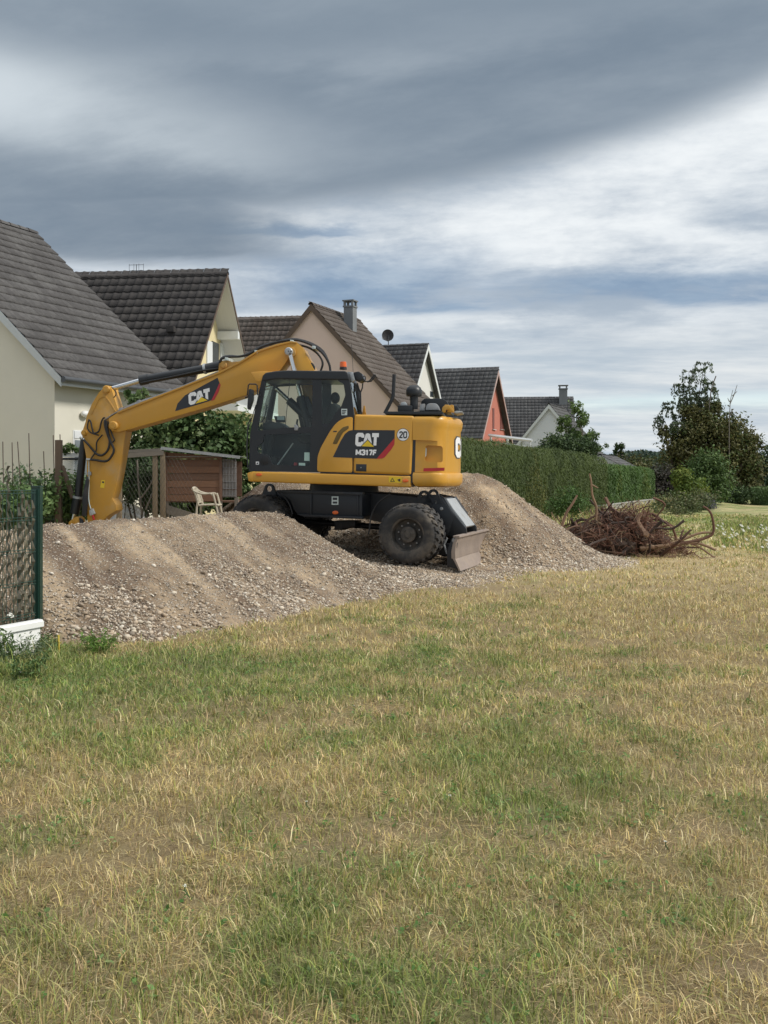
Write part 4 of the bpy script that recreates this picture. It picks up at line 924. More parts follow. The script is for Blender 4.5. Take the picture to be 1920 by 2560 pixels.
# stick
KY0, KY1 = 1.12, 1.46
stick = [(262, 966), (268, 963.5), (274, 965), (279, 972), (283, 986), (289, 1005), (297, 1030), (306, 1055), (314.5, 1079), (307.5, 1120), (297, 1180), (287, 1228), (280, 1246), (290, 1262), (291.6, 1276), (266, 1292), (254, 1306), (248, 1335), (222, 1335), (217, 1286), (217, 1152), (205, 1088), (207, 1074), (213, 1056), (217, 1038), (230, 1008), (247, 981)]
eprism('stick', stick, KY0, KY1, YELA, .012)
eprism('stick_rib', [(247, 991), (257, 986), (263, 988), (278, 1008), (293, 1034), (290, 1036), (276, 1012), (260, 992), (248, 997), (229, 1036), (226, 1036)], KY0 - .012, KY0 + .01, YELA, .004)
pin('stick_pin', 267.3, 973.8, KY0, .075, KY0 - .07, KY1 + .07); pin('bucket_cylinder_pin', 211, 1082, KY0, .06, KY0 - .05, KY1 + .05)
pin('stick_boss', 285.5, 1064.5, KY0, .12, KY0 - .03, KY1 + .03); pin('linkage_pin', 178, 1309, KY0, .05, KY0 - .04, KY1 + .04)
c0, c1, c2 = E(211, 1094, 1.28), E(195, 1244, 1.28), E(186, 1284, 1.28)
tube('bucket_cylinder', [c0, c1], .072, BLK, exc, 16); tube('cylinder_gland', [c1 - (c1 - c0) * .01, c2], .092, BLK, exc, 16); tube('cylinder_clamp', [c1 - (c1 - c0) * .02, c1 + (c2 - c1) * .06], .10, GALV, exc, 16)
tube('bucket_cylinder_rod', [c2, E(181, 1305, 1.28)], .045, CHROME, exc, 12)
eprism('bucket_link', [(216, 1190), (220, 1200), (214, 1290), (204, 1290), (206, 1235)], 1.02, 1.10, BLKC, .012)
eprism('quick_coupler', [(172, 1312), (175, 1302), (190, 1291), (197, 1297), (200, 1318), (206, 1340), (180, 1340)], KY0 + .02, KY1 - .02, YELA, .01)
eprism('coupler_arm', [(198, 1294), (206, 1300), (214, 1330), (206, 1338), (200, 1322)], KY0 - .05, KY0, BLKC, .008)
eprism('junction_box', [(222, 1276), (231, 1271), (237, 1284), (231, 1288), (224, 1289)], KY0 - .06, KY0, GALV, .008); etube('lever', [(232, 1288), (235, 1300)], KY0 - .04, .02, DECR)
etube('grease_pipe', [(222, 1150), (222.5, 1200), (221.5, 1240), (223, 1258), (227, 1272)], KY0 - .02, .010, PAPER, sub=3)
eprism('pipe_clamp', [(219, 1180), (227, 1179), (228, 1188), (219, 1189)], KY0 - .03, KY0, STEEL, .004)
flat('warning_label', [(254, 1200), (262.5, 1200.5), (261, 1220), (250.5, 1219)], KY0, DECY, lift=.004)
flat('warning_print', [(256, 1203), (261, 1204), (260, 1208), (255, 1207)], KY0, DECB, lift=.006)
for pts, r_ in (([(221, 1049), (227, 1055), (230, 1070), (235, 1083), (247.5, 1077), (253, 1056), (258, 1046), (262, 1044)], .016),
                ([(262, 1050), (263, 1066), (268, 1084), (274, 1103), (269, 1126), (255, 1138), (240.5, 1134), (223, 1114), (206, 1096)], .022),
                ([(266, 1052), (268, 1072), (276, 1103), (284.6, 1123), (279, 1140), (265, 1153), (237, 1150), (224.6, 1149)], .022),
                ([(256, 1087), (242, 1105), (240.5, 1126), (228, 1146)], .014), ([(221, 1052), (219, 1070), (228, 1082), (247, 1088)], .014), ([(272, 1054), (274, 1068), (282, 1090), (286, 1100), (281, 1106)], .014), ([(279, 968), (290, 980), (288, 990), (284, 994)], .010)):
    etube('stick_hose', pts, KY0 - .05, r_, HOSE, sub=5)
etube('hose_fitting', [(216, 1148.5), (226, 1149)], KY0 - .05, .022, GALV)
etube('hose_fitting', [(200, 1093), (210, 1099)], KY0 - .05, .022, GALV)
# ------------------------------------------------------------------ houses
def render_mat(name, c): return mat(name, c, .92, var=.05, scale=1.2, bump=.12, bscale=60, dust=tuple(v * .8 for v in c), dust_amt=.12)
WALL1 = render_mat('cream_render', (.66, .635, .545)); WALL2 = render_mat('yellow_render', (.66, .565, .34)); WALL3 = render_mat('pink_render', (.66, .50, .435))
WALL4 = render_mat('white_render', (.64, .63, .60)); WALL5 = render_mat('red_render', (.46, .16, .115)); WALL6 = render_mat('pale_render', (.70, .72, .76))
TRIMW = mat('white_trim', (.66, .68, .68), .5, var=.05); TRIMG = mat('grey_trim', (.50, .53, .54), .5, var=.05); TRIMB = mat('brown_trim', (.10, .065, .045), .6, var=.15)
GUTTER = mat('zinc_gutter', (.085, .09, .097), .45, .5, var=.15); SHUT = mat('roller_shutter', (.70, .72, .74), .5, var=.03); WGLASS = mat('window_pane', (.03, .04, .05), .08, var=.1, spec=.8)
FRAMEW = mat('window_frame', (.74, .75, .74), .45, var=.03); BRICK = mat('grey_chimney', (.17, .18, .19), .7, var=.15, scale=8); SOFFIT = mat('white_soffit', (.50, .50, .48), .6, var=.05, stretch=(1, 12, 1))
def tile_mat(name, c, lich, sl=1.0):
    """fired or concrete tile: every tile its own shade, weather stains running over the whole roof"""
    m = bpy.data.materials.new(name); m.use_nodes = True; b = NB(m.node_tree); pb = m.node_tree.nodes['Principled BSDF']
    ge = b.new('ShaderNodeNewGeometry'); ob = b.new('ShaderNodeObjectInfo'); pos = ge.outputs['Position']
    shade = b.m('ADD', .87, b.m('MULTIPLY', b.m('FRACT', b.m('ADD', ge.outputs['Random Per Island'], ob.outputs['Random'])), .26))
    st = b.noise(b.vm('MULTIPLY', pos, (1.0, 1.0, .28)), 1.3, 6, .62, .3); fine = b.noise(pos, 9.0, 5, .65)
    hs = b.new('ShaderNodeHueSaturation'); hs.inputs['Color'].default_value = (*c, 1); b.l.new(b.m('MULTIPLY', shade, b.m('ADD', .6, b.m('MULTIPLY', fine, .8))), hs.inputs['Value'])
    col = b.mix(b.m('MULTIPLY', b.ss(b.m('ADD', st, b.m('MULTIPLY', b.m('SUBTRACT', fine, .5), .5)), .44, .66), .62 * sl), hs.outputs[0], lich)
    b.l.new(col, pb.inputs['Base Color']); pb.inputs['Roughness'].default_value = .78; pb.inputs['Specular IOR Level'].default_value = .35
    bp = b.new('ShaderNodeBump'); bp.inputs['Strength'].default_value = .25; bp.inputs['Distance'].default_value = .02; b.l.new(b.noise(pos, 35, 4, .6), bp.inputs['Height']); b.l.new(bp.outputs[0], pb.inputs['Normal'])
    return m
TILE1 = tile_mat('tile_weathered', (.070, .066, .065), (.135, .131, .127), .7); TILE2 = tile_mat('tile_dark', (.050, .045, .043), (.075, .068, .062), .6); TILE3 = tile_mat('tile_brown', (.085, .068, .058), (.15, .13, .115)); TILE4 = tile_mat('tile_grey', (.075, .074, .076), (.13, .13, .13))
def tile_geo(w, e, kind):
    """one roof tile lying on its slope: x across, y up the slope, z out of the slope; its lower edge stands proud"""
    if kind == 'roll': xs = (0, .10, .22, .34, .46, .60, .80, 1.0); zs = (.010, .023, .029, .023, .010, .003, .003, .008)
    else: xs = (0, .04, .5, .96, 1.0); zs = (.0, .012, .008, .012, .0)
    n = len(xs); L = e + .07; V = []
    for y, dz in ((0.0, .050), (L, .004)):
        for x, z in zip(xs, zs): V.append(((x - .5) * w * .985, y, z + dz))
    for x, z in zip(xs, zs): V.append(((x - .5) * w * .985, .0, z + .006))
    F_ = [(i, i + 1, n + i + 1, n + i) for i in range(n - 1)] + [(2 * n + i, 2 * n + i + 1, i + 1, i) for i in range(n - 1)]
    return np.array(V), np.array(F_)
def ridge_geo():
    V = []; n = 6
    for y, r in ((-.03, .135), (.40, .115)):
        for k in range(n + 1): a = math.pi * k / n; V.append((r * math.cos(a), y, r * math.sin(a) * .9))
    return np.array(V), np.array([(i, i + 1, n + 2 + i, n + 1 + i) for i in range(n)])
def gable_house(root, M, Lr, hw, ze, zr, wallm, tilem, tkind='roll', tw=.30, te=.40, slopes=(1,), oe=.35, og=.18, trim=TRIMW, soffit=None, vis=300, ridge_parts=True, walls=True, gable_trim=(1, -1), bh=.23):
    """local frame M: y along the ridge, x across, z up; eaves at x=+-hw, ridge at x=0"""
    pitch = math.atan2(zr - ze, hw); sl = math.hypot(hw, zr - ze); sa, ca = math.sin(pitch), math.cos(pitch)
    part = lambda name, bm, m, sm=False: (bm.transform(M), from_bm(name, bm, m, root, sm))[1]
    if walls:
        wx = hw - oe; wz = ze + (hw - wx) * math.tan(pitch) - .16; wy = Lr / 2 - og
        part('wall', prism_bm([(-wx, -1.0), (wx, -1.0), (wx, wz), (0, zr - .16), (-wx, wz)], -wy, wy), wallm)
    th = .11
    for s in (1, -1):
        bm = prism_bm([(0, zr - .02), (s * hw, ze - .02), (s * hw, ze - .02 - th), (0, zr - .02 - th / ca * 1.0)] if True else [], -Lr / 2 + .03, Lr / 2 - .03); part('roof', bm, soffit or tilem)
        for g in gable_trim:
            y = g * (Lr / 2 - .015)
            part('barge_board', prism_bm([(s * .0, zr + .01), (s * (hw + .02), ze + .0), (s * (hw + .02), ze - bh), (0, zr - bh / ca * .95)], y - .018, y + .018), trim)
        part('fascia', box_bm(bmesh.new(), *sorted((s * (hw + .0), s * (hw + .03))), -Lr / 2, Lr / 2, ze - .20, ze - .01), trim)
        g_ = bmesh.new(); tube_bm([(s * (hw + .10), -Lr / 2, ze - .05), (s * (hw + .10), Lr / 2, ze - .05)], .075, 10, g_); part('gutter', g_, GUTTER, True)
    # tiles
    V, Fq = tile_geo(tw, te, tkind); trans = []
    rows = int(math.ceil((sl + .02) / te)); cols = int(round(Lr / tw)); w2 = Lr / cols
    for s in slopes:
        for r in range(rows):
            for k in range(cols):
                up = -.05 + r * te
                if up > sl - .12: continue
                y = -Lr / 2 + (k + .5) * w2
                p = Vector((s * (hw - up * ca), y, ze + up * sa))
                X = Vector((0, s, 0)); Yv = Vector((-s * ca, 0, sa)); Z = X.cross(Yv)
                j = rng.normal(0, .006, 3)
                T = Matrix(((X.x, Yv.x, Z.x, p.x), (X.y, Yv.y, Z.y, p.y), (X.z, Yv.z, Z.z, p.z + abs(j[2]) * .6), (0, 0, 0, 1)))
                T = T @ Matrix.Rotation(j[0], 4, 'Z') @ Matrix.Rotation(j[1] * .8, 4, 'X') @ Matrix.Diagonal((w2 / tw, 1, 1, 1))
                trans.append(M @ T)
    W = root.matrix_basis if hasattr(root, 'matrix_basis') else Matrix()
    W = Matrix.Translation(root.location) @ root.rotation_euler.to_matrix().to_4x4()
    def key(T):
        q = W @ T.translation; u, v = proj(q.x, q.y, q.z); ok = q.y > 1 and -15 < u < 1935 and 0 < v < 1230
        return (0 if ok else 1, q.y)
    trans.sort(key=key)
    big, rest = trans[:vis], trans[vis:]
    if big:
        o0 = np_mesh('tile', V, Fq, tilem); me = o0.data; bpy.data.objects.remove(o0)
        for T in big:
            o = bpy.data.objects.new('tile', me); COL.objects.link(o); o.parent = root; o.matrix_basis = T
    if rest:
        A = np.array([np.array(T) for T in rest]); Vh = np.concatenate([V, np.ones((len(V), 1))], 1)
        VV = np.einsum('nij,kj->nki', A, Vh)[..., :3].reshape(-1, 3); FF = (Fq[None] + (np.arange(len(rest)) * len(V))[:, None, None]).reshape(-1, 4)
        o = np_mesh('tiling', VV, FF, tilem, root); o['kind'] = 'stuff'
    V, Fq = ridge_geo(); k = int(Lr / .38); o0 = np_mesh('ridge_tile', V, Fq, tilem, smooth=True); me = o0.data; bpy.data.objects.remove(o0)
    if ridge_parts:
        for i in range(k):
            o = bpy.data.objects.new('ridge_tile', me); COL.objects.link(o); o.parent = root
            o.matrix_basis = M @ Matrix.Translation((0, -Lr / 2 + i * Lr / k, zr - .03)) @ Matrix.Rotation(rng.normal(0, .012), 4, 'X')
    else:
        VV = np.concatenate([np.array([(M @ Matrix.Translation((0, -Lr / 2 + i * Lr / k, zr - .03))) @ Vector(v) for v in V]) for i in range(k)])
        o = np_mesh('ridge', VV, (Fq[None] + (np.arange(k) * len(V))[:, None, None]).reshape(-1, 4), tilem, root)
        o['kind'] = 'stuff'
def place(name, ridge_pt, end, th, Lr, label, cat='house'):
    """root at ground level under the middle of the ridge; ridge_pt is the ridge end on the +y (end=1) or -y (end=-1) side"""
    ey = Vector((math.sin(R(th)), math.cos(R(th)), 0)); c = Vector(ridge_pt) - ey * (end * Lr / 2)
    return empty(name, (c.x, c.y, 0), -R(th), label, cat)
I4 = Matrix()
def chimney(root, x, y, z0, z1, w, d, m=BRICK, M=I4):
    bm = box_bm(bmesh.new(), x - w / 2, x + w / 2, y - d / 2, y + d / 2, z0, z1); bm.transform(M); ch = from_bm('chimney', bm, m, root)
    bm = box_bm(bmesh.new(), x - w * .58, x + w * .58, y - d * .58, y + d * .58, z1, z1 + .07)
    for sx in (-1, 1):
        for sy in (-1, 1): box_bm(bm, x + sx * w * .42 - .05, x + sx * w * .42 + .05, y + sy * d * .42 - .05, y + sy * d * .42 + .05, z1 + .07, z1 + .30)
    box_bm(bm, x - w * .62, x + w * .62, y - d * .62, y + d * .62, z1 + .30, z1 + .36); bm.transform(M)
    cap = from_bm('chimney_cap', bm, m, root); cap.parent = ch
def loc(root, p): return (Matrix.Translation(root.location) @ root.rotation_euler.to_matrix().to_4x4()).inverted() @ Vector(p)

# 1: the near cream house on the left
T1 = 24; ex1 = Vector((math.cos(R(T1)), -math.sin(R(T1)), 0)); ey1 = Vector((math.sin(R(T1)), math.cos(R(T1)), 0))
A1 = at(150, 948, 25.9); hw1 = 5.9; Lr1 = 5.6; zr1 = 9.50
rid = A1 - ex1 * hw1 + ey1 * Lr1
h1 = place('house', (rid.x, rid.y, 0), 1, T1, Lr1, 'cream house with weathered grey tile roof at the left edge')
gable_house(h1, I4, Lr1, hw1, A1.z + .05, zr1, WALL1, TILE1, 'flat', .30, .40, (1,), oe=.42, og=.28, trim=TRIMG, vis=300)
wx1 = hw1 - .42
def wallbox(root, plane_x=None, plane_y=None, pts=(), out=.03, th=.06, name='panel', m=FRAMEW, parent=None):
    """box lying on a wall plane of the house (local x or y fixed), its corners under the given pixels"""
    W = Matrix.Translation(root.location) @ root.rotation_euler.to_matrix().to_4x4()
    n = W.to_3x3() @ (Vector((1, 0, 0)) if plane_x is not None else Vector((0, 1, 0)))
    o = W @ (Vector((plane_x, 0, 0)) if plane_x is not None else Vector((0, plane_y, 0)))
    a, b = [loc(root, hit(px, py, o, n)) for px, py in pts]
    z0, z1 = sorted((a.z, b.z))
    if plane_x is not None: y0, y1 = sorted((a.y, b.y)); s = 1 if plane_x > 0 else -1; x0, x1 = sorted((plane_x + s * (out - th), plane_x + s * out))
    else: x0, x1 = sorted((a.x, b.x)); s = 1 if plane_y > 0 else -1; y0, y1 = sorted((plane_y + s * (out - th), plane_y + s * out))
    o_ = box(name, x0, x1, y0, y1, z0, z1, m, parent or root); return o_
win = wallbox(h1, plane_x=wx1, pts=((182, 1075), (236, 1240)), out=.012, th=.06, name='window', m=FRAMEW)
wallbox(h1, plane_x=wx1, pts=((184.5, 1077), (232, 1098)), out=.03, th=.03, name='roller_shutter', m=SHUT, parent=win)
wallbox(h1, plane_x=wx1, pts=((186, 1100), (230, 1236)), out=.02, th=.02, name='pane', m=mat('grey_glass', (.20, .23, .25), .15, var=.1), parent=win)
lp = hit(208, 1035, (Matrix.Translation(h1.location) @ h1.rotation_euler.to_matrix().to_4x4()) @ Vector((wx1, 0, 0)), ex1); lq = loc(h1, lp)
bm = bmesh.new(); bmesh.ops.create_uvsphere(bm, u_segments=16, v_segments=10, radius=1, matrix=Matrix.Translation((lq.x + .08, lq.y, lq.z)) @ Matrix.Diagonal((.09, .16, .09, 1))); from_bm('wall_lamp', bm, WHITE, h1, True)
bm = bmesh.new(); tube_bm([(wx1 + .06, Lr1 / 2 - .45, A1.z - .1), (wx1 + .06, Lr1 / 2 - .45, 0)], .045, 8, bm); from_bm('downpipe', bm, GUTTER, h1, True)

# 2: yellow house, dark roof slope towards us, open gable to the right
P2 = at(570, 678, 36); Lr2 = 8.6
h2 = place('house', (P2.x, P2.y, 0), 1, 97, Lr2, 'yellow house with large dark roof and white balcony behind the excavator boom')
hw2, ze2 = 5.0, 3.35; zr2 = P2.z - .08; og2 = .78
gable_house(h2, I4, Lr2, hw2, ze2, zr2, WALL2, TILE2, 'roll', .30, .40, (1,), oe=.35, og=og2, trim=TRIMB, soffit=SOFFIT, gable_trim=(1,), bh=.10, vis=300)
gy2 = Lr2 / 2 - og2
for nm, a, b, mm in (('window', (529, 852), (546, 925), WGLASS), ('shutter', (515, 850), (528, 925), TRIMW), ('shutter', (549, 857), (561, 925), TRIMW)):
    o = wallbox(h2, plane_y=gy2, pts=(a, b), out=.02 if nm == 'window' else .05, th=.05, name=nm, m=mm)
wb = box('purlin_end', -.12 - 1.5, .12 - 1.5, gy2 - .05, Lr2 / 2 - .02, zr2 - 2.08, zr2 - 1.80, TRIMW, h2)
# balcony on the gable side
bz = 4.0
box('balcony_slab', -2.9, 2.9, gy2 + .01, gy2 + 1.9, bz - .22, bz, TRIMW, h2); bal = box('balcony_rail', -2.9, 2.9, gy2 + 1.84, gy2 + 1.90, bz + .95, bz + 1.02, TRIMW, h2)
for k in range(44):
    x = -2.88 + k * 5.76 / 43; box('baluster', x - .014, x + .014, gy2 + 1.855, gy2 + 1.885, bz, bz + .95, TRIMW, bal)
box('lower_wall', -4.6, 4.6, gy2 - .3, gy2 + .9, -.5, bz - .24, WALL2, h2)
box('window', -1.4, -.2, gy2 + .88, gy2 + .93, 2.3, 3.4, FRAMEW, h2)
# aerial on the ridge
ar = loc(h2, at(309, 690, 34)); ae = bpy.data.objects.new('aerial', None); COL.objects.link(ae); ae.parent = h2
yl = loc(h2, at(309, 680, 35.2)).y
tube('mast', [(0, yl, zr2 - .1), (0, yl, zr2 + .40)], .012, GUTTER, ae, 6)
for zz in (.18, .38): tube('aerial_rod', [(-.0, yl - .26, zr2 + zz), (0, yl + .26, zr2 + zz)], .008, GUTTER, ae, 5)
for yy in (-.26, -.09, .09, .26): tube('aerial_rod', [(-.0, yl + yy, zr2 + .14), (0, yl + yy, zr2 + .42)], .007, GUTTER, ae, 5)
vt = box('roof_vent', 2.2, 2.42, yl + 1.9, yl + 2.15, zr2 - 2.32, zr2 - 2.14, TILE2, h2)

# 3: pink gable, and the brown cross roof to its left
P3 = at(777, 757, 50); Lr3 = 5.9
h3 = place('house', (P3.x, P3.y, 0), -1, 22, Lr3, 'pink gabled house with brown tile roof and grey chimney behind the cab')
hw3 = 5.3; zr3 = P3.z - .05; ze3 = zr3 - 5.75
gable_house(h3, I4, Lr3, hw3, ze3, zr3, WALL3, TILE3, 'flat', .30, .40, (1,), oe=.25, og=.15, trim=TRIMB, vis=300, gable_trim=(-1,))
cq = loc(h3, at(858, 780, 52.2)); chimney(h3, .75, cq.y + .4, zr3 - 1.6, zr3 + .22, .50, .50)
P3b = at(752, 792, 57)
h3b = place('house', (P3b.x, P3b.y, 0), 1, 99, 6.2, 'house showing only a brown tiled roof slope left of the pink gable')
gable_house(h3b, I4, 6.2, 4.4, P3b.z - 5.0, P3b.z - .08, WALL3, TILE3, 'roll', .30, .40, (1,), oe=.3, og=.3, trim=TRIMB, vis=260)
# 4: white gable with wide barge boards
P4 = at(1072, 857, 62)
h4 = place('house', (P4.x, P4.y, 0), 1, 110, 5.6, 'white gabled house with grey roof right of the pink house')
gable_house(h4, I4, 5.6, 4.6, P4.z - 5.6, P4.z - .08, WALL4, TILE4, 'flat', .32, .40, (1,), oe=.3, og=.35, trim=TRIMW, vis=0, gable_trim=(1,), ridge_parts=False)
wallbox(h4, plane_y=5.6 / 2 - .35, pts=((1075, 978), (1083, 993)), out=.03, th=.05, name='window', m=WGLASS)
chimney(h4, -2.2, 1.2, P4.z - 3.2, P4.z - 1.25, .45, .45, mat('dark_chimney', (.05, .05, .055), .7))
# satellite dish on its mast, standing on the ridge of house 4
dq = at(978, 842, 63.5); dl = loc(h4, dq)
dish = bpy.data.objects.new('satellite_dish', None); COL.objects.link(dish); dish.parent = h4; dish.location = (0, dl.y, 0)
dz = dl.z
bm = bmesh.new(); rings = []
for r_, y_ in ((.001, .0), (.22, .03), (.36, .085)): rings.append([bm.verts.new((r_ * math.cos(a) * 1.0, y_, dz + r_ * math.sin(a))) for a in np.linspace(0, 2 * math.pi, 22, endpoint=False)])
for a, b in zip(rings, rings[1:]):
    for j in range(22): bm.faces.new((a[j], a[(j + 1) % 22], b[(j + 1) % 22], b[j]))
bm.transform(Matrix.Translation((0, 0, dz)) @ Matrix.Rotation(R(-62), 4, 'Z') @ Matrix.Translation((0, 0, -dz)))
sol = bmesh.ops.solidify(bm, geom=bm.faces[:], thickness=.02); from_bm('dish', bm, mat('dish_grey', (.07, .07, .075), .5), dish, True)
tube('dish_mast', [(0, .05, dz - 1.2), (0, .05, dz)], .03, GUTTER, dish, 8); tube('feed_arm', [(0, .0, dz - .35), (-.35, -.45, dz - .15), (-.38, -.5, dz - .02)], .018, GUTTER, dish, 6)
# 5: red house
P5 = at(1247, 922, 70)
h5 = place('house', (P5.x, P5.y, 0), 1, 109, 8.4, 'red gabled house with dark grey roof above the hedge')
gable_house(h5, I4, 8.4, 4.5, P5.z - 4.75, P5.z - .08, WALL5, TILE4, 'flat', .32, .40, (1,), oe=.35, og=.4, trim=mat('pink_trim', (.42, .30, .27), .6), vis=0, gable_trim=(1,), ridge_parts=False)
for a, b in (((1231, 1020), (1235, 1073)), ((1250, 1020), (1256, 1073))):
    w_ = wallbox(h5, plane_y=8.4 / 2 - .4, pts=(a, b), out=.03, th=.05, name='window', m=mat('dark_red_frame', (.16, .05, .04), .6))
    wallbox(h5, plane_y=8.4 / 2 - .4, pts=((a[0] - 1, b[1]), (b[0] + 3, b[1] + 2.5)), out=.10, th=.10, name='sill', m=TRIMW, parent=w_)
q5 = [at(1222, 1088, 67), at(1330, 1101, 63)]
ca = loc(h5, q5[0]); cb = loc(h5, q5[1])
for dz_, tt in ((0, .16), (-.42, .09)): tube('pergola_beam', [(ca.x, ca.y, ca.z + dz_), (cb.x, cb.y, cb.z + dz_)], tt * .6, TRIMW, h5, 4)
for t in (.05, .45, .95): p_ = ca.lerp(cb, t); box('pergola_post', p_.x - .06, p_.x + .06, p_.y - .06, p_.y + .06, 0, p_.z, TRIMW, h5)
# 6: far grey roof with a pale front gable
P6 = at(1434, 995, 92)
h6 = place('house', (P6.x, P6.y, 0), 1, 97, 6.6, 'pale house with white edged front gable half hidden by trees')
gable_house(h6, I4, 6.6, 5.0, P6.z - 4.8, P6.z - .08, WALL6, TILE4, 'flat', .32, .40, (1,), oe=.3, og=.3, trim=TRIMW, vis=0, gable_trim=(1,), ridge_parts=False)
g6 = at(1372, 1008, 84); th6 = 22; gL = 6.0; eyw = Vector((math.sin(R(th6)), math.cos(R(th6)), 0)); cw6 = g6 + eyw * gL / 2
Wh = (Matrix.Translation(h6.location) @ h6.rotation_euler.to_matrix().to_4x4()).inverted() @ Matrix.Translation((cw6.x, cw6.y, 0)) @ Matrix.Rotation(-R(th6), 4, 'Z')
gable_house(h6, Wh, gL, 4.1, g6.z - 5.0, g6.z - .08, WALL6, TILE4, 'flat', .32, .40, (1, -1), oe=.3, og=.2, trim=TRIMW, vis=0, gable_trim=(-1,), ridge_parts=False)
c6 = loc(h6, at(1409, 990, 91)); chimney(h6, .3, c6.y, P6.z - 1.0, P6.z + .75, .7, .7)
# garage whose roof edge shows behind the hedge
Pg = at(1500, 1136, 66)
hg = place('garage', (Pg.x, Pg.y, 0), -1, 22, 6.0, 'low garage with grey roof and white edge showing above the hedge', 'garage')
gable_house(hg, I4, 6.0, 2.4, Pg.z - 1.3, Pg.z - .05, WALL6, TILE4, 'flat', .32, .40, (1, -1), oe=.2, og=.1, trim=TRIMG, vis=0, gable_trim=(-1,), ridge_parts=False)
# ------------------------------------------------------------------ plants
LEAF = attr_mat('leaf', .6, trans=.22, var=0, spec=.3)
WOOD = mat('bark', (.10, .075, .055), .9, var=.25, scale=10, bump=.4)
GREYWOOD = mat('grey_timber', (.20, .175, .145), .85, var=.25, scale=7, bump=.3, stretch=(1, 1, 6))
def leaf_mesh(name, P, Nn, size, col, parent, aspect=.55, droop=None, curl=.25):
    """one folded leaf per point: P positions, Nn facing, size lengths"""
    k = len(P); Nn = Nn / np.linalg.norm(Nn, axis=1)[:, None]
    t = rng.normal(size=(k, 3)) if droop is None else droop + rng.normal(0, .35, (k, 3))
    t -= Nn * (t * Nn).sum(1)[:, None]; t /= np.linalg.norm(t, axis=1)[:, None] + 1e-9; b = np.cross(Nn, t)
    s = size[:, None]; w = s * aspect * .5
    V = np.stack([P - t * s * .5, P + b * w + Nn * w * curl, P + t * s * .5 - Nn * s * curl * .3, P - b * w + Nn * w * curl], 1).reshape(-1, 3)
    i = np.arange(k)[:, None] * 4
    Fc = np.concatenate([i + np.array([[0, 1, 2]]), i + np.array([[0, 2, 3]])])
    return np_mesh(name, V, Fc, LEAF, parent, np.repeat(col, 4, 0))
def blob_points(blobs, n, shell=2.2, lump=.35, lscale=1.6):
    """points in a union of lumpy ellipsoids, thicker towards the outside"""
    B = np.array(blobs, float); w = (B[:, 3] * B[:, 4] * B[:, 5]) ** (2 / 3); w /= w.sum()
    bi = rng.choice(len(B), n, p=w); d = rng.normal(size=(n, 3)); d /= np.linalg.norm(d, axis=1)[:, None]
    r = rng.random(n) ** (1 / shell)
    seed = bi * 3.7
    lum = 1 + lump * 2 * (fbm(d[:, 0] * lscale * 2 + seed, d[:, 1] * lscale * 2 + d[:, 2] * lscale * 1.7, 3, 7) - .5)
    P = B[bi, :3] + d * B[bi, 3:6] * (r * lum)[:, None]
    return P, d, bi
def crown(parent, blobs, n, size, cols, name='crown', aspect=.55, shell=2.2, lump=.4, cl=.35, up=.5, thin=0.0, zmin=-9):
    """leaves gathered in clumps so that gaps stay open between them"""
    nc = max(8, int(n * .035)); C_, D_, bi = blob_points(blobs, nc, shell, lump)
    ci = rng.integers(0, nc, n); sz = np.array(blobs)[bi[ci], 3:6].mean(1)
    P = C_[ci] + rng.normal(size=(n, 3)) * (cl * np.minimum(sz, 1.2))[:, None] * .5
    N_ = D_[ci] * .5 + rng.normal(size=(n, 3)) * .75 + np.array((0, 0, up))
    cols = np.array(cols); cb = cols[rng.integers(0, len(cols), nc)][ci]
    col = cb * rng.uniform(.72, 1.3, (n, 1))
    if zmin > -9: ok = P[:, 2] > zmin; P, N_, col = P[ok], N_[ok], col[ok]; n = len(P)
    return leaf_mesh(name, P, N_, size * rng.uniform(.6, 1.35, n), col, parent, aspect)
def limbs(parent, base, tips, r0, m=WOOD, name='trunk', wob=.12):
    bm = bmesh.new(); b0 = Vector(base)
    for t in tips:
        t = Vector(t); L = (t - b0).length; mid = b0.lerp(t, .5) + Vector(rng.normal(0, wob * L * .5, 3)); mid.z = max(mid.z, b0.z + .2)
        pts = smooth_path([b0, mid, t], 5); tube_bm(pts, [r0 * (1 - .82 * i / (len(pts) - 1)) for i in range(len(pts))], 6, bm)
    return from_bm(name, bm, m, parent, True)
def bl(px, py, Y, rx, ry, rz): p = at(px, py, Y); return (p.x, p.y, p.z, rx, ry, rz)
def plant(name, label, cat, base, group=None): return empty(name, base, 0, label, cat, group)
def wtree(name, label, cat, bx, Y, blobs, n, size, cols, r0=.12, ntip=6, group=None, **kw):
    """a tree or shrub: blobs given in world space; the root is at its foot"""
    gx = (bx - CX) / F * Y; gz = float(ground_z(np.array([gx]), np.array([Y]))[0]); root = plant(name, label, cat, (gx, Y, gz), group)
    B = [(b[0] - gx, b[1] - Y, b[2] - gz, *b[3:]) for b in blobs]
    tips = [(b[0], b[1], b[2] + b[5] * .3) for b in B][:ntip]
    limbs(root, (0, 0, -.1), tips, r0)
    crown(root, B, n, size, cols, zmin=.02, **kw); return root
G_FIG = [(.065, .115, .035), (.09, .145, .05), (.12, .175, .062), (.05, .09, .03), (.15, .20, .078)]
G_DARK = [(.042, .072, .028), (.058, .095, .036), (.075, .115, .046)]
G_HEDGE = [(.056, .084, .018), (.068, .098, .022), (.080, .112, .027), (.046, .070, .015)]
G_OLIVE = [(.092, .092, .030), (.115, .110, .036), (.072, .070, .025), (.13, .125, .045), (.085, .115, .036)]
G_MID = [(.07, .12, .038), (.09, .15, .048), (.115, .175, .056)]
G_YEL = [(.15, .20, .035), (.12, .18, .04), (.19, .23, .045)]
G_BIRCH = [(.085, .125, .06), (.11, .155, .078), (.13, .175, .10), (.075, .105, .055)]
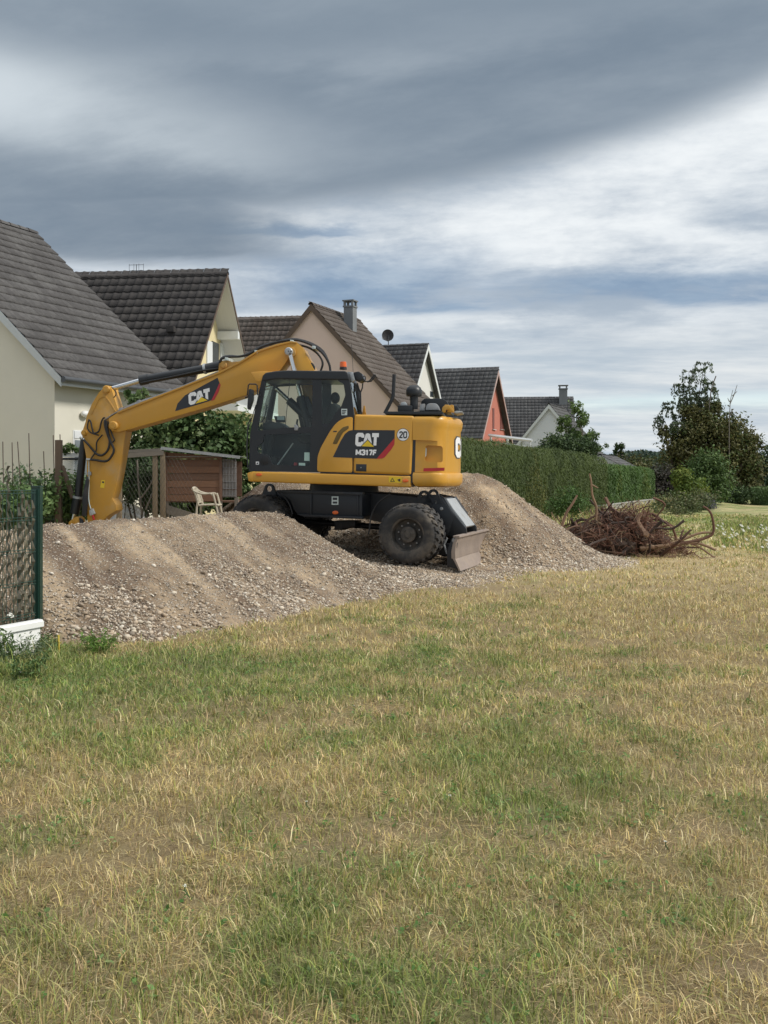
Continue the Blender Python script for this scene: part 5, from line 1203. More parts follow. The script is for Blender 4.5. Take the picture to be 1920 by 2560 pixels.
G_PURP = [(.055, .05, .04), (.07, .06, .052), (.045, .055, .035)]
G_TOM = [(.085, .14, .065), (.12, .175, .09), (.15, .20, .11), (.09, .125, .075)]

# fig bush behind the coop
fig = wtree('fig_bush', 'broad leafy fig bush behind the plank coop and under the boom', 'bush', 460, 26.2,
      [bl(330, 1130, 26, 1.0, .9, 1.1), bl(400, 1085, 26.3, .8, .8, .75), bl(430, 1120, 26, 1.0, .9, 1.0), bl(520, 1130, 26, .95, .8, 1.0), bl(575, 1095, 26.2, .7, .7, .75), bl(600, 1150, 26, .7, .7, 1.0), bl(560, 1210, 26, .9, .6, .8), bl(480, 1070, 26.4, .8, .7, .5), bl(340, 1000, 26.6, .34, .34, .3), bl(325, 1040, 26.4, .4, .4, .5), bl(620, 1120, 26.4, .4, .5, .7), bl(300, 1180, 25.6, .45, .5, .8), bl(450, 1255, 25.8, .8, .5, .5), bl(530, 1262, 25.8, .8, .5, .5), bl(605, 1255, 25.8, .7, .5, .5), bl(380, 1255, 25.8, .6, .5, .4), bl(370, 1190, 25.8, .6, .5, .7)],
      18500, .13, G_FIG, .07, 13, aspect=.8, cl=.30, lump=.35, shell=2.6)
# hedges along the gardens: trimmed leaf masses round a twiggy core
def hedge(label, p0, p1, w, z0, z1a, z1b, n, cols, size=.10, strands=True):
    p0, p1 = Vector((*p0, 0)), Vector((*p1, 0)); L = (p1 - p0).length; d = (p1 - p0) / L; nrm = Vector((-d.y, d.x, 0))
    root = empty('hedge', (p0.x, p0.y, 0), math.atan2(d.y, d.x), label, 'hedge')
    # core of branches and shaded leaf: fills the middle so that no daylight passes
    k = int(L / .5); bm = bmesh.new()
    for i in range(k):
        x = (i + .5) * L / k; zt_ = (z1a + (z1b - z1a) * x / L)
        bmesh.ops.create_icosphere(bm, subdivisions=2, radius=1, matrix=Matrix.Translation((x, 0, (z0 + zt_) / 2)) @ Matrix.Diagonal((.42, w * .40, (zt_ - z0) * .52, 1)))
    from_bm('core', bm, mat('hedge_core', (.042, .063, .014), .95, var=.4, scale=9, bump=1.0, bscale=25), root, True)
    t = rng.random(n); x = t * L; zt_ = z1a + (z1b - z1a) * t; a = rng.random(n)
    side = rng.random(n); y = np.where(side < .68, -w / 2, np.where(side < .82, w / 2, rng.uniform(-w / 2, w / 2, n))); z = np.where(side < .82, z0 + (zt_ - z0) * rng.random(n), zt_)
    relief = (fbm(x * .7, z * .4, 4, 301) - .5) * .34 + (fbm(x * 3.5, z * .8, 3, 303) - .5) * .14
    y = y * (1 + relief / w * 1.2) + rng.normal(0, .035, n); z = z + np.where(side >= .82, relief * .55, 0) + np.abs(rng.normal(0, .05, n)) * (side >= .82) - np.where(side < .82, .0, .0)
    rnd = np.clip((z - (zt_ - .3)) / .3, 0, 1); y = y * (1 - .18 * rnd ** 2)
    P = np.stack([x + rng.normal(0, .03, n), y, np.maximum(z, .02)], 1)
    Nn = np.stack([rng.normal(0, .5, n), np.sign(y) * 1.0 + rng.normal(0, .5, n), np.where(side >= .82, 1.0, .35) + rng.normal(0, .3, n)], 1)
    cols = np.array(cols); patch = fbm(x * .6, z * .8, 3, 305); ci = np.clip((patch * 1.6 - .3) * len(cols), 0, len(cols) - 1).astype(int)
    dead = (fbm(x * .8, z * .3, 3, 309) > .68)[:, None]
    c = cols[ci] * rng.uniform(.75, 1.25, (n, 1)); c = np.where(dead & (rng.random((n, 1)) < .5), c * np.array((1.6, 1.15, 1.0)), c)
    leaf_mesh('foliage', P, Nn, size * rng.uniform(.6, 1.5, n), c, root, .38, droop=np.tile((0, 0, 1.0), (n, 1)))
    return root
hl = lambda Y: (at(1640, 1190, 54).x - (54 - Y) * math.tan(R(24)), Y)
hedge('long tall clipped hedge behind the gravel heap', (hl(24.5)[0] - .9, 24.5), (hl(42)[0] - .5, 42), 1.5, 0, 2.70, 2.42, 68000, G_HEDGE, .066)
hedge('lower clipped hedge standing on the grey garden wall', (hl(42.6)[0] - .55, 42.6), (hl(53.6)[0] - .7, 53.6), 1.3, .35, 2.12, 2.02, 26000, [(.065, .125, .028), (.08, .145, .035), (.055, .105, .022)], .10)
# low grey wall
wv = Vector((hl(54)[0] - hl(43)[0], 11, 0)); wl = empty('garden_wall', (hl(40)[0] + .15, 40, 0), math.atan2(wv.y, wv.x), 'low grey rendered garden wall under the far hedge', 'wall')
CONC = mat('grey_render', (.34, .33, .31), .9, var=.15, scale=2, bump=.2)
box('wall_panel', 0, 15.6, -.09, .09, -.1, .50, CONC, wl); box('coping', -.03, 15.63, -.12, .12, .503, .56, CONC, wl, .008)

# far trees on the right
birch = plant('birch_tree', 'tall thin birch with hanging twigs above the dark shrubs', 'tree', (*at(1735, 1190, 63).xy, 0))
def make_birch():
    bx, by = birch.location.x, 63.0
    tops = [(1760, 910), (1722, 930), (1700, 965), (1735, 985), (1675, 1010), (1790, 1010), (1820, 1035), (1750, 1000), (1690, 1060), (1772, 960), (1712, 1000), (1655, 1045), (1845, 1055)]
    bm = bmesh.new(); P, Dr = [], []
    for i, (px, py) in enumerate(tops):
        p = at(px, py, 63 + rng.normal(0, .5)); tip = Vector((p.x - bx, p.y - by, p.z)); mid = Vector((tip.x * .35 + rng.normal(0, .1), tip.y * .35, tip.z * .62))
        pts = smooth_path([(0, 0, -.1), (0, 0, 1.6), mid, tip], 5); k = len(pts)
        tube_bm(pts, [.085 * (1 - .9 * j / (k - 1)) for j in range(k)], 5, bm)
        for j in range(int(k * .5), k):                                     # hanging side twigs
            for q in range(5):
                a = rng.uniform(0, 2 * math.pi); ln = rng.uniform(.35, .95) * (1 if tip.z > 4 else .7); s = pts[j]
                e1 = s + Vector((math.cos(a) * ln * .55, math.sin(a) * ln * .4, ln * .12)); e2 = e1 + Vector((math.cos(a) * ln * .22, math.sin(a) * ln * .1, -ln * .8))
                tw = smooth_path([s, e1, e2], 4); tube_bm(tw, .010, 3, bm, False)
                for w_ in tw[2:]:
                    for _ in range(3): P.append(np.array(w_) + rng.normal(0, .05, 3) + np.array((0, 0, -.04))); Dr.append((rng.normal(0, .3), rng.normal(0, .3), -1))
    from_bm('trunk', bm, mat('birch_bark', (.14, .12, .105), .85, var=.3, scale=6), birch, True)
    P = np.array(P); n = len(P); c = np.array(G_BIRCH)[rng.integers(0, 4, n)] * rng.uniform(.7, 1.3, (n, 1))
    leaf_mesh('crown', P, rng.normal(size=(n, 3)) + np.array((0, -.4, .3)), .17 * rng.uniform(.7, 1.4, n), c, birch, .5, droop=np.array(Dr))
make_birch()
wtree('olive_brown_tree', 'big dark olive brown bushy tree at the right under the birch', 'tree', 1770, 62,
      [bl(1705, 1120, 62, 1.3, 1.2, 1.3), bl(1760, 1075, 62, 1.3, 1.2, 1.1), bl(1830, 1090, 62, 1.2, 1.2, 1.0), bl(1860, 1140, 62, 1.2, 1.2, 1.2), bl(1790, 1150, 61.5, 1.5, 1.2, 1.4), bl(1700, 1190, 62, 1.1, 1.1, 1.2), bl(1860, 1205, 62, 1.1, 1.1, 1.1), bl(1800, 1220, 61.5, 1.3, 1, 1.0), bl(1880, 1100, 62, .55, .6, .6), bl(1660, 1080, 62, .25, .3, .5), bl(1730, 1040, 62.4, .7, .7, .7), bl(1780, 1030, 62.4, .6, .7, .7)],
      30000, .19, G_OLIVE, .18, 10, cl=.42, lump=.45)
wtree('green_shrub', 'rounded mid green shrub in front of the olive brown tree', 'shrub', 1765, 57, [bl(1765, 1170, 57, .95, .9, .95), bl(1740, 1205, 57, .8, .8, .9), bl(1795, 1200, 57, .85, .8, 1.0), bl(1775, 1235, 56.6, .95, .8, .7)], 9000, .16, G_MID, .08, 4, cl=.4)
wtree('yellow_green_shrub', 'bright yellow green shrub beside the low hedge', 'shrub', 1722, 54, [bl(1705, 1195, 54, .45, .5, .6), bl(1735, 1218, 54, .6, .5, .55), bl(1718, 1240, 53.8, .7, .5, .5)], 3600, .15, G_YEL, .05, 3, cl=.4)
wtree('purple_shrub', 'dull purple brown shrub at the end of the low hedge', 'shrub', 1660, 57, [bl(1655, 1200, 57, .8, .7, .8), bl(1680, 1215, 57, .75, .7, .8), bl(1650, 1245, 56.6, .9, .7, .6)], 7000, .15, G_PURP, .06, 3, cl=.4)
wtree('dark_round_tree', 'dark round evergreen in front of the pale far house', 'tree', 1400, 62, [bl(1380, 1122, 62, .9, 1, .68), bl(1420, 1120, 62, 1.0, 1, .72), bl(1355, 1136, 62, .5, .7, .5), bl(1460, 1125, 62, .75, .8, .6), bl(1400, 1150, 62, 1.6, 1, .8)], 12000, .19, G_DARK, .12, 5, cl=.4)
wtree('ash_sapling', 'loose light green young tree with sky showing through its leaves', 'tree', 1440, 64, [bl(1440, 1020, 64, .35, .4, .55), bl(1415, 1055, 64, .5, .5, .45), bl(1455, 1050, 64, .45, .5, .5), bl(1430, 1090, 64, .6, .6, .5), bl(1480, 1090, 64, .5, .5, .35), bl(1500, 1120, 64, .45, .5, .35), bl(1465, 1115, 64, .5, .5, .35), bl(1400, 1075, 64, .3, .3, .3)], 4000, .20, [(.12, .185, .055), (.15, .22, .07), (.10, .155, .05)], .06, 8, aspect=.45, cl=.42, lump=.7)
for px, dx in ((1541, 0), (1553, 1)):
    wtree('cypress', ('left of the two thin dark cypresses above the far shrubs', 'right, slightly wider of the two thin dark cypresses above the far shrubs')[dx], 'tree', px, 82, [bl(px, 1150, 82, .26 + .05 * dx, .3, .9), bl(px, 1128 - 2 * dx, 82, .17 + .04 * dx, .2, .75)], 1800, .15, G_DARK, .05, 2, cl=.3, group='cypress pair')
for px, Y, rx, py, lab, cols in ((1545, 76, 1.5, 1178, 'low grey green shrub below the cypresses', G_PURP), (1595, 74, 1.7, 1172, 'low dull green shrub right of the cypresses above the hedge end', G_OLIVE), (1640, 80, 1.5, 1172, 'low dark shrub between the hedge end and the birch', G_DARK)):
    wtree('garden_shrub', lab, 'shrub', px, Y, [bl(px, py, Y, rx, 1, .9), bl(px + 18, py + 18, Y, rx * .8, 1, .9), bl(px - 20, py + 20, Y, rx * .8, 1, .9), bl(px, py + 45, Y, rx, 1, 1.0)], 5200, .19, cols, .08, 4, cl=.45)
wtree('right_hand_tree', 'bluish green tree at the right edge of the meadow', 'tree', 1912, 78, [bl(1905, 1160, 78, 1.1, 1, 1.1), bl(1925, 1185, 78, 1.2, 1, 1.3), bl(1895, 1215, 78, 1.0, 1, 1.2), bl(1935, 1150, 78, 1.0, 1, .9)], 7000, .22, [(.045, .085, .045), (.06, .10, .055), (.035, .065, .04)], .12, 4, cl=.45)
wtree('low_dark_bush', 'low dark bush between the tree and the right edge', 'bush', 1835, 60, [bl(1830, 1245, 60, .7, .6, .45), bl(1855, 1240, 60, .6, .6, .5)], 2800, .16, G_DARK, .05, 2, cl=.4)
hedge('box shaped hedge at the far right edge', (at(1880, 1190, 61).x, 61), (at(1990, 1190, 60).x, 60), 1.2, 0, .95, .95, 5000, G_MID, .14)
# dead snag
sg = plant('dead_tree', 'bare dead branches rising right of the birch', 'tree', (*at(1823, 1190, 60.5).xy, 0)); bm = bmesh.new(); sx = sg.location.x
sp = lambda px, py: Vector((at(px, py, 60.5).x - sx, 0, at(px, py, 60.5).z))
for pts in ([(1823, 1240), (1823, 1050), (1826, 1000), (1832, 975)], [(1825, 1010), (1836, 985), (1843, 962)], [(1824, 1005), (1819, 995)], [(1823, 1045), (1833, 1022)], [(1831, 990), (1843, 978)]):
    P_ = [sp(*p) for p in pts]; tube_bm(P_, [.032 * (1 - .6 * i / (len(P_) - 1)) for i in range(len(P_))], 6, bm)
from_bm('branch', bm, mat('dead_wood', (.16, .14, .125), .9, var=.2), sg, True)
sg2 = plant('leaning_dead_tree', 'thin leafless stem leaning out of the birch crown', 'tree', (*at(1772, 1190, 62).xy, 0)); q0 = at(1772, 1190, 62); pts = [at(1772, 1240, 62) - Vector((q0.x, 62, 0)), at(1774, 1010, 62) - Vector((q0.x, 62, 0)), at(1790, 940, 62) - Vector((q0.x, 62, 0))]
tube('branch', pts, .035, MATS['dead_wood'], sg2, 5, 4)
# far wood along the horizon
def far_wood():
    V, C_ = [], []; n = 26000
    x = rng.uniform(-30, 170, n); Y = 290 + rng.uniform(-8, 8, n); top = 6.2 + 5.5 * (fbm(x * .05, 0 * x, 4, 401) - .35) + 1.6 * (fbm(x * .3, 0 * x, 3, 403) - .5); z = top * rng.random(n) ** .6
    P = np.stack([x, Y, z], 1); c = np.array([(.05, .085, .06), (.065, .10, .07), (.04, .07, .055)])[rng.integers(0, 3, n)] * rng.uniform(.7, 1.25, (n, 1))
    o = leaf_mesh('far_wood', P, rng.normal(size=(n, 3)) + np.array((0, -1, .6)), 1.25 * rng.uniform(.6, 1.3, n), c, None, .8); tag(o, 'distant wooded skyline beyond the meadow', 'wood', kind='stuff')
far_wood()

# ------------------------------------------------------------------ left garden: fence, low wall, plants
GREENP = mat('green_post_paint', (.004, .034, .023), .35, var=.1, coat=.2); WIRE = mat('green_wire', (.02, .06, .045), .5, var=.15)
d24 = Vector((math.sin(R(24)), math.cos(R(24)), 0)); FP = at(93, 1600, 10.5)
fen = empty('garden_fence', (FP.x, FP.y, 0), -R(24), 'green metal mesh fence with woven brown privacy strips and square post', 'fence')
bm = box_bm(bmesh.new(), -.045, .045, -.045, .045, -.2, 1.585); bmesh.ops.bevel(bm, geom=[e for e in bm.edges if abs(e.verts[0].co.z - e.verts[1].co.z) > 1], offset=.012, segments=3, affect='EDGES')
post = from_bm('post', bm, GREENP, fen, True); post.rotation_euler = (0, 0, R(18)); pc = box('post_cap', -.05, .05, -.05, .05, 1.587, 1.60, GREENP, post, .004)
for k in range(46):
    o = bpy.data.objects.new('vertical_wire', None) if False else None
wv_me = from_bm('vertical_wire', tube_bm([(0, 0, .24), (0, 0, 1.56)], .0032, 5), WIRE, fen); wm = wv_me.data; wv_me.location = (.022, -.06, 0)
for k in range(1, 46):
    o = bpy.data.objects.new('vertical_wire', wm); COL.objects.link(o); o.parent = fen; o.location = (.022, -.06 - k * .048, 0)
for z in (.30, .62, .94, 1.26, 1.53):
    for dz in (0, .028): tube('horizontal_wire', [(.028, -.05, z + dz), (.028, -2.3, z + dz)], .0035, WIRE, fen, 5)
STRIP = [mat('strip_%d' % i, c, .7, var=.3, scale=14, stretch=(1, 1, .6)) for i, c in enumerate(((.060, .053, .032), (.040, .038, .024), (.095, .086, .054)))]
smes = []
for v in range(3):
    bm = bmesh.new(); prev = None
    for j in range(30):
        z = .27 + j * (1.46 - .27) / 29; off = .014 * math.sin(j * 1.9 + v * 2.1); w = .016 + .006 * math.sin(j * 1.9 + v * 2.1 + 1)
        a = (bm.verts.new((off, -w, z)), bm.verts.new((off + .003, w, z)))
        if prev: bm.faces.new((prev[0], prev[1], a[1], a[0]))
        prev = a
    o = from_bm('privacy_strip', bm, STRIP[v], fen, True); smes.append(o.data); o.location = (.018, -.085 - v * .048, 0)
for k in range(3, 45):
    o = bpy.data.objects.new('privacy_strip', smes[k % 3]); COL.objects.link(o); o.parent = fen; o.location = (.018 + rng.normal(0, .003), -.085 - k * .048, rng.normal(0, .16)); o.rotation_euler = (0, 0, rng.normal(0, .3)); o.scale = (1, rng.uniform(.7, 1.15), 1)
LP_ = at(101, 1600, 9.8); lw = empty('low_wall', (LP_.x, LP_.y, 0), -R(24), 'low white panelled wall with rounded coping in front of the green fence', 'wall')
for k in range(8): box('panel', -.02, .02, -.02 - (k + 1) * .30, -.023 - k * .30, -.1, .285, WHITE, lw, .002)
bm = box_bm(bmesh.new(), -.045, .045, -2.44, .015, .286, .352); bmesh.ops.bevel(bm, geom=[e for e in bm.edges if e.verts[0].co.z > .34 and e.verts[1].co.z > .34 or abs(e.verts[0].co.z - e.verts[1].co.z) > .05], offset=.016, segments=3, affect='EDGES'); from_bm('coping', bm, WHITE, lw, True)
st = plant('marker_stick', 'short yellow marker stick at the foot of the stony bank', 'stick', (at(146, 1640, 9.75).x, 9.75, 0)); tube('stick', [(0, 0, -.05), (.005, 0, .10), (.0, .0, .21)], .009, mat('yellow_stick', (.62, .47, .07), .6), st, 6); tube('twig', [(.002, 0, .11), (.03, 0, .15)], .003, MATS['yellow_stick'], st, 5)

def weed(name, label, px, Y, h, n, cols, spread, size, flower=None, group=None, aspect=.35):
    x = (px - CX) / F * Y; root = plant(name, label, 'plant', (x, Y, float(ground_z(np.array([x]), np.array([Y]))[0])), group); bm = bmesh.new(); P, C_ = [], []
    for k in range(n):
        a = rng.uniform(0, 2 * math.pi); r = spread * rng.random() ** .5; hh = h * rng.uniform(.55, 1.0); b = Vector((r * math.cos(a) * .6, r * math.sin(a) * .6, -.02)); t = Vector((r * math.cos(a) * 1.4, r * math.sin(a) * 1.4, hh))
        pts = smooth_path([b, b.lerp(t, .5) + Vector((0, 0, hh * .06)), t], 4); tube_bm(pts, .0028, 4, bm, False)
        for p in pts[1:]:
            for _ in range(4): P.append(np.array(p) + rng.normal(0, .012 + size * .4, 3)); C_.append(cols[rng.integers(0, len(cols))])
        if flower and k < flower: pass
    from_bm('stem', bm, mat('green_stem', (.10, .14, .05), .7), root)
    P = np.array(P); C_ = np.array(C_) * rng.uniform(.7, 1.3, (len(P), 1)); P[:, 2] = np.maximum(P[:, 2], .0)
    leaf_mesh('foliage', P, rng.normal(size=P.shape) + np.array((0, -.2, .8)), size * rng.uniform(.6, 1.4, len(P)), C_, root, aspect); return root
weed('weed', 'leafy green weed at the foot of the white wall, left edge', 18, 9.2, .30, 14, G_MID, .16, .055)
weed('weed', 'grey green weed before the right end of the white wall', 80, 9.5, .24, 12, [(.14, .19, .10), (.18, .22, .14), (.11, .16, .07)], .14, .032)
weed('weed', 'bushy low weed before the middle of the white wall', 48, 9.15, .16, 12, G_TOM, .16, .040)
weed('weed', 'fresh green tuft of weed at the foot of the stony bank', 245, 9.95, .20, 18, [(.10, .20, .03), (.13, .24, .04)], .13, .05, aspect=.2)
weed('weed', 'low dull weed right of the fence post', 118, 9.85, .16, 12, G_MID, .14, .035)
weed('weed', 'low spreading weed left of the marker stick, in the tall grass', 60, 8.8, .18, 12, G_MID, .22, .045)
def umbel_geo(r):
    bm = bmesh.new()
    for k in range(22):
        a = rng.uniform(0, 6.28); q = r * rng.random() ** .5; bmesh.ops.create_icosphere(bm, subdivisions=1, radius=r * .2, matrix=Matrix.Translation((q * math.cos(a), q * math.sin(a), -.25 * q * q / r + rng.normal(0, r * .05))) @ Matrix.Diagonal((1, 1, .5, 1)))
    return bm
PETAL = mat('white_petal', (.74, .74, .66), .8, var=.1)
def umbel(label, p, base_z, r, group=None, dead=False):
    """wild carrot: a stalk with a flat white head"""
    root = plant('wild_carrot', label, 'flower', (p.x, p.y, base_z), group)
    h = p.z - base_z; tube('stalk', [(.02, 0, 0), (.0, 0, h * .6), (0, 0, h)], .0035 if r < .06 else .005, mat('green_stem', (.10, .14, .05), .7), root, 5)
    o = from_bm('flower_head', umbel_geo(r), PETAL if not dead else WOOD, root); o.location = (0, 0, h); o.rotation_euler = (rng.normal(.2, .2), rng.normal(0, .2), 0); return root
umbel('large white umbel flower above the white wall behind the fence', at(27, 1538, 9.95), 0, .035)
umbel('white flower head half cut off at the left edge before the wall', at(3, 1603, 9.3), 0, .02)
umbel('small brownish seed head against the white wall', at(53, 1600, 9.55), 0, .009, dead=True); umbel('small brownish seed head just under the wall coping', at(40, 1573, 9.55), 0, .008, dead=True); umbel('lowest small seed head before the white wall', at(57, 1628, 9.5), 0, .009, dead=True)
for px, py, lab in ((885, 1763, 'single small white flower in the middle of the mown meadow'), (766, 2005, 'small white flower left of centre in the greener meadow patch'), (462, 2222, 'small white flower in the lower left meadow'), (1664, 2108, 'white flower lying in the dry grass at the right'), (50, 1678, 'white flower drooping below the weeds by the wall'), (1125, 1990, 'tiny white flower right of the greener patch')):
    Y = EYE * F / (py + 22 - HZ); q_ = at(px, py, Y); q_.z = max(q_.z, .05); umbel(lab, q_, 0, .008 if px != 50 else .018)
# wild carrots far right, all alike
u0 = None
for k in range(46):
    px = rng.uniform(1790, 1925); py = rng.uniform(1312, 1372); Y = EYE * F / (py + 30 - HZ) * rng.uniform(.97, 1.03); p = at(px, py + rng.uniform(-8, 8), Y)
    if u0 is None:
        u0 = umbel('white wild carrot flower in the green strip at the right edge', p, 0, .036, 'wild carrots in the green strip'); ukids = list(u0.children); uh = p.z
    else:
        r = u0.copy(); COL.objects.link(r); r.location = (p.x, p.y, 0); s = rng.uniform(.6, 1.15); r.scale = (s, s, p.z / uh)
        for c_ in ukids: cc = c_.copy(); COL.objects.link(cc); cc.parent = r
def strip_region(x, y): return (x / y > .31 + .03 * fbm(x, y, 2, 3)) & (y > 24) & (y < 40) & (fbm(x * .5, y * .3, 3, 501) > .30)
blades('green_strip_plants', [(24, 38, 80, .07, .17, .03)], region=strip_region, force_g=.8, label='tall green herbs of the strip at the right edge', cat='herbs')
# tall unmown grass at the foot of fence, hedge and root pile
def edge_region(x, y):
    s, n = sn(x, y); return ((y < 10.3) & (y > 8.7) & (x / y < -.315 + .03 * (fbm(x * 3, y * 3, 2, 7) - .5)) & (spoil_h(x, y) < .02))
blades('fence_grass', [(8.4, 10.4, 3000, .06, .15, .0055)], region=edge_region, force_g=.8, label='tall green grass along the white wall and fence', cat='grass')
def tallg(x, y):
    hx = at(1640, 1190, 54).x - (54 - y) * math.tan(R(24)); dx = x - hx
    return (y > 24) & (y < 56) & (dx > -.5) & (dx < 2.2) & (rng.random(len(x)) < 1 - np.clip(dx, 0, 2.2) / 2.4)
blades('tall_dry_grass', [(24, 56, 80, .15, .42, .025)], region=tallg, force_g=.28, label='tall half dry grass and herbs along the foot of the hedges', cat='grass')
wtree('hedge_sapling', 'fresh green sapling in front of the tall hedge', 'shrub', 1415, 30, [bl(1415, 1245, 30, .42, .3, .35), bl(1395, 1268, 30, .4, .3, .3), bl(1440, 1262, 30, .35, .3, .3)], 2600, .07, [(.07, .13, .035), (.09, .16, .045)], .02, 3, cl=.5)
wtree('roadside_weeds', 'rank green weeds before the yellow green shrub', 'plants', 1700, 46, [bl(1690, 1262, 46, .7, .5, .55), bl(1725, 1265, 46, .7, .5, .5), bl(1655, 1268, 47, .6, .5, .5), bl(1752, 1258, 48, .6, .5, .55), bl(1640, 1285, 44, .5, .4, .35), bl(1700, 1290, 43, .7, .4, .3)], 6500, .10, [(.085, .115, .045), (.12, .15, .06), (.15, .15, .075)], .02, 4, cl=.5)
wtree('lavender_bush', 'small lavender coloured bush at the meadow edge', 'shrub', 1765, 50, [bl(1765, 1262, 50, .42, .4, .42)], 1400, .09, [(.13, .12, .17), (.10, .12, .10), (.16, .14, .20)], .02, 1, cl=.5)

# tomato garden behind the fence
for i, (px, py, Y) in enumerate(((6, 1200, 20.2), (32, 1185, 20.8), (62, 1175, 21), (92, 1190, 20.6), (122, 1205, 21.2), (150, 1215, 21.5), (170, 1240, 21.0))):
    zt_ = at(px, py, Y).z; x = (px - CX) / F * Y
    lab = ('leftmost', 'second', 'third', 'fourth', 'fifth', 'sixth', 'rightmost')[i] + ' of the staked tomato plants behind the mesh fence'
    root = plant('tomato_plant', lab, 'plant', (x, Y, .25), 'tomato plants before the cream house'); bm = bmesh.new(); P, Nn = [], []
    for k in range(13):
        a = rng.uniform(0, 6.28); r = rng.uniform(.05, .42); hh = (zt_ - .25) * rng.uniform(.45, 1.05); pts = smooth_path([(0, 0, 0), (r * .5 * math.cos(a), r * .5 * math.sin(a), hh * .6), (r * math.cos(a), r * math.sin(a), hh)], 5); tube_bm(pts, .008, 4, bm, False)
        for p in pts[2:]:
            for _ in range(7): P.append(np.array(p) + rng.normal(0, .085, 3)); Nn.append(rng.normal(size=3) + np.array((0, -.3, .6)))
    from_bm('stem', bm, mat('green_stem', (.10, .14, .05), .7), root); P = np.array(P); n = len(P)
    leaf_mesh('foliage', P, np.array(Nn), .10 * rng.uniform(.6, 1.4, n), np.array(G_TOM)[rng.integers(0, 4, n)] * rng.uniform(.7, 1.3, (n, 1)), root, .45)
STK = mat('rusty_stake', (.085, .06, .048), .8, var=.2)
for i, (x0, y0, x1, y1, lab) in enumerate(((7, 1104, 9, 1240, 'leftmost thin stake'), (30, 1106, 33, 1240, 'second thin stake from the left'), (44, 1104, 53, 1240, 'leaning third thin stake'), (72, 1083, 76, 1240, 'tallest thin stake'), (109, 1128, 113, 1240, 'shortest thin stake before the wall corner'), (133, 1088, 137, 1240, 'thin stake just left of the wooden post'), (150, 1086, 153, 1240, 'thin stake just right of the wooden post'))):
    Y = 20.4; a, b = at(x1, y1, Y), at(x0, y0, Y); k = (b - a) * ((.2 - a.z) / (b.z - a.z)); a = a + k; root = empty('plant_stake', a, 0, lab + ' among the tomato plants', 'stake', 'stakes among the tomato plants'); tube('rod', [(0, 0, 0), b - a], .0095, STK, root, 6)
wp = at(147, 1250, 20.0); wr = empty('wooden_post', (wp.x, 20.0, .2), 0, 'brown weathered wooden post with a slanting brace by the house', 'post')
box('upright', -.06, .06, -.06, .06, 0, at(147, 1100, 20).z - .2, mat('brown_post', (.13, .09, .062), .85, var=.2, bump=.3), wr, .01)
tube('brace', [(at(155, 1165, 20).x - wp.x, 0, at(155, 1165, 20).z - .2), (at(182, 1245, 20).x - wp.x, 0, at(182, 1245, 20).z - .2)], .045, MATS['brown_post'], wr, 6)
# arch bar with creeper right of the post
ab = empty('garden_rail', (at(175, 1200, 22).x, 22, .2), 0, 'dark rail with green creeper and wire netting beside the wooden post', 'rail')
xa, xb = [at(p, 1200, 22).x - ab.location.x for p in (151, 203)]; zr = at(175, 1147, 22).z - .2
tube('rail', [(xa, 0, zr), (xb, 0, zr)], .03, BLK, ab, 6); box('white_batten', xa, xb, .02, .05, zr + .04, zr + .12, WHITE, ab)
cre = [(xa + .05 + .1 * k, 0, zr + .20 + .05 * math.sin(k), .12, .12, .10) for k in range(5)]; crown(ab, cre, 700, .07, G_MID, 'creeper', cl=.4)
bm = bmesh.new()
for k in range(18):
    x = xa + (xb - xa) * k / 17
    for sgn in (1, -1):
        z1 = zr - .03; x1 = x; L = min(1.15, (xb - x) / .5 if sgn > 0 else (x - xa) / .5)
        if L > .05: tube_bm([(x1, 0, z1), (x1 + sgn * L * .5, 0, z1 - L)], .004, 3, bm, False)
from_bm('wire_netting', bm, GALV, ab)
for px, py, Y, rx, rz, lab in ((130, 1240, 20.2, .45, .38, 'low dark green vegetable plants behind the fence post'), (185, 1235, 20.6, .40, .40, 'leafy green plants beside the bucket cylinder'), (40, 1262, 19.6, .6, .30, 'dense low garden plants at the left edge behind the fence')):
    wtree('garden_plants', lab, 'plants', px, Y, [bl(px, py, Y, rx, .4, rz), bl(px + 15, py + 20, Y, rx * .8, .4, rz * .8)], 1000, .11, G_MID, .015, 2, cl=.6, aspect=.5)
wtree('shaded_shrub', 'dark leafy shrub inside the wire run behind the arm', 'shrub', 345, 24.6, [bl(330, 1180, 24.6, .5, .4, .7), bl(370, 1190, 24.6, .5, .4, .8), bl(300, 1200, 24.8, .35, .4, .5), bl(390, 1220, 24.6, .35, .4, .5)], 4000, .085, G_DARK, .03, 4, cl=.4)

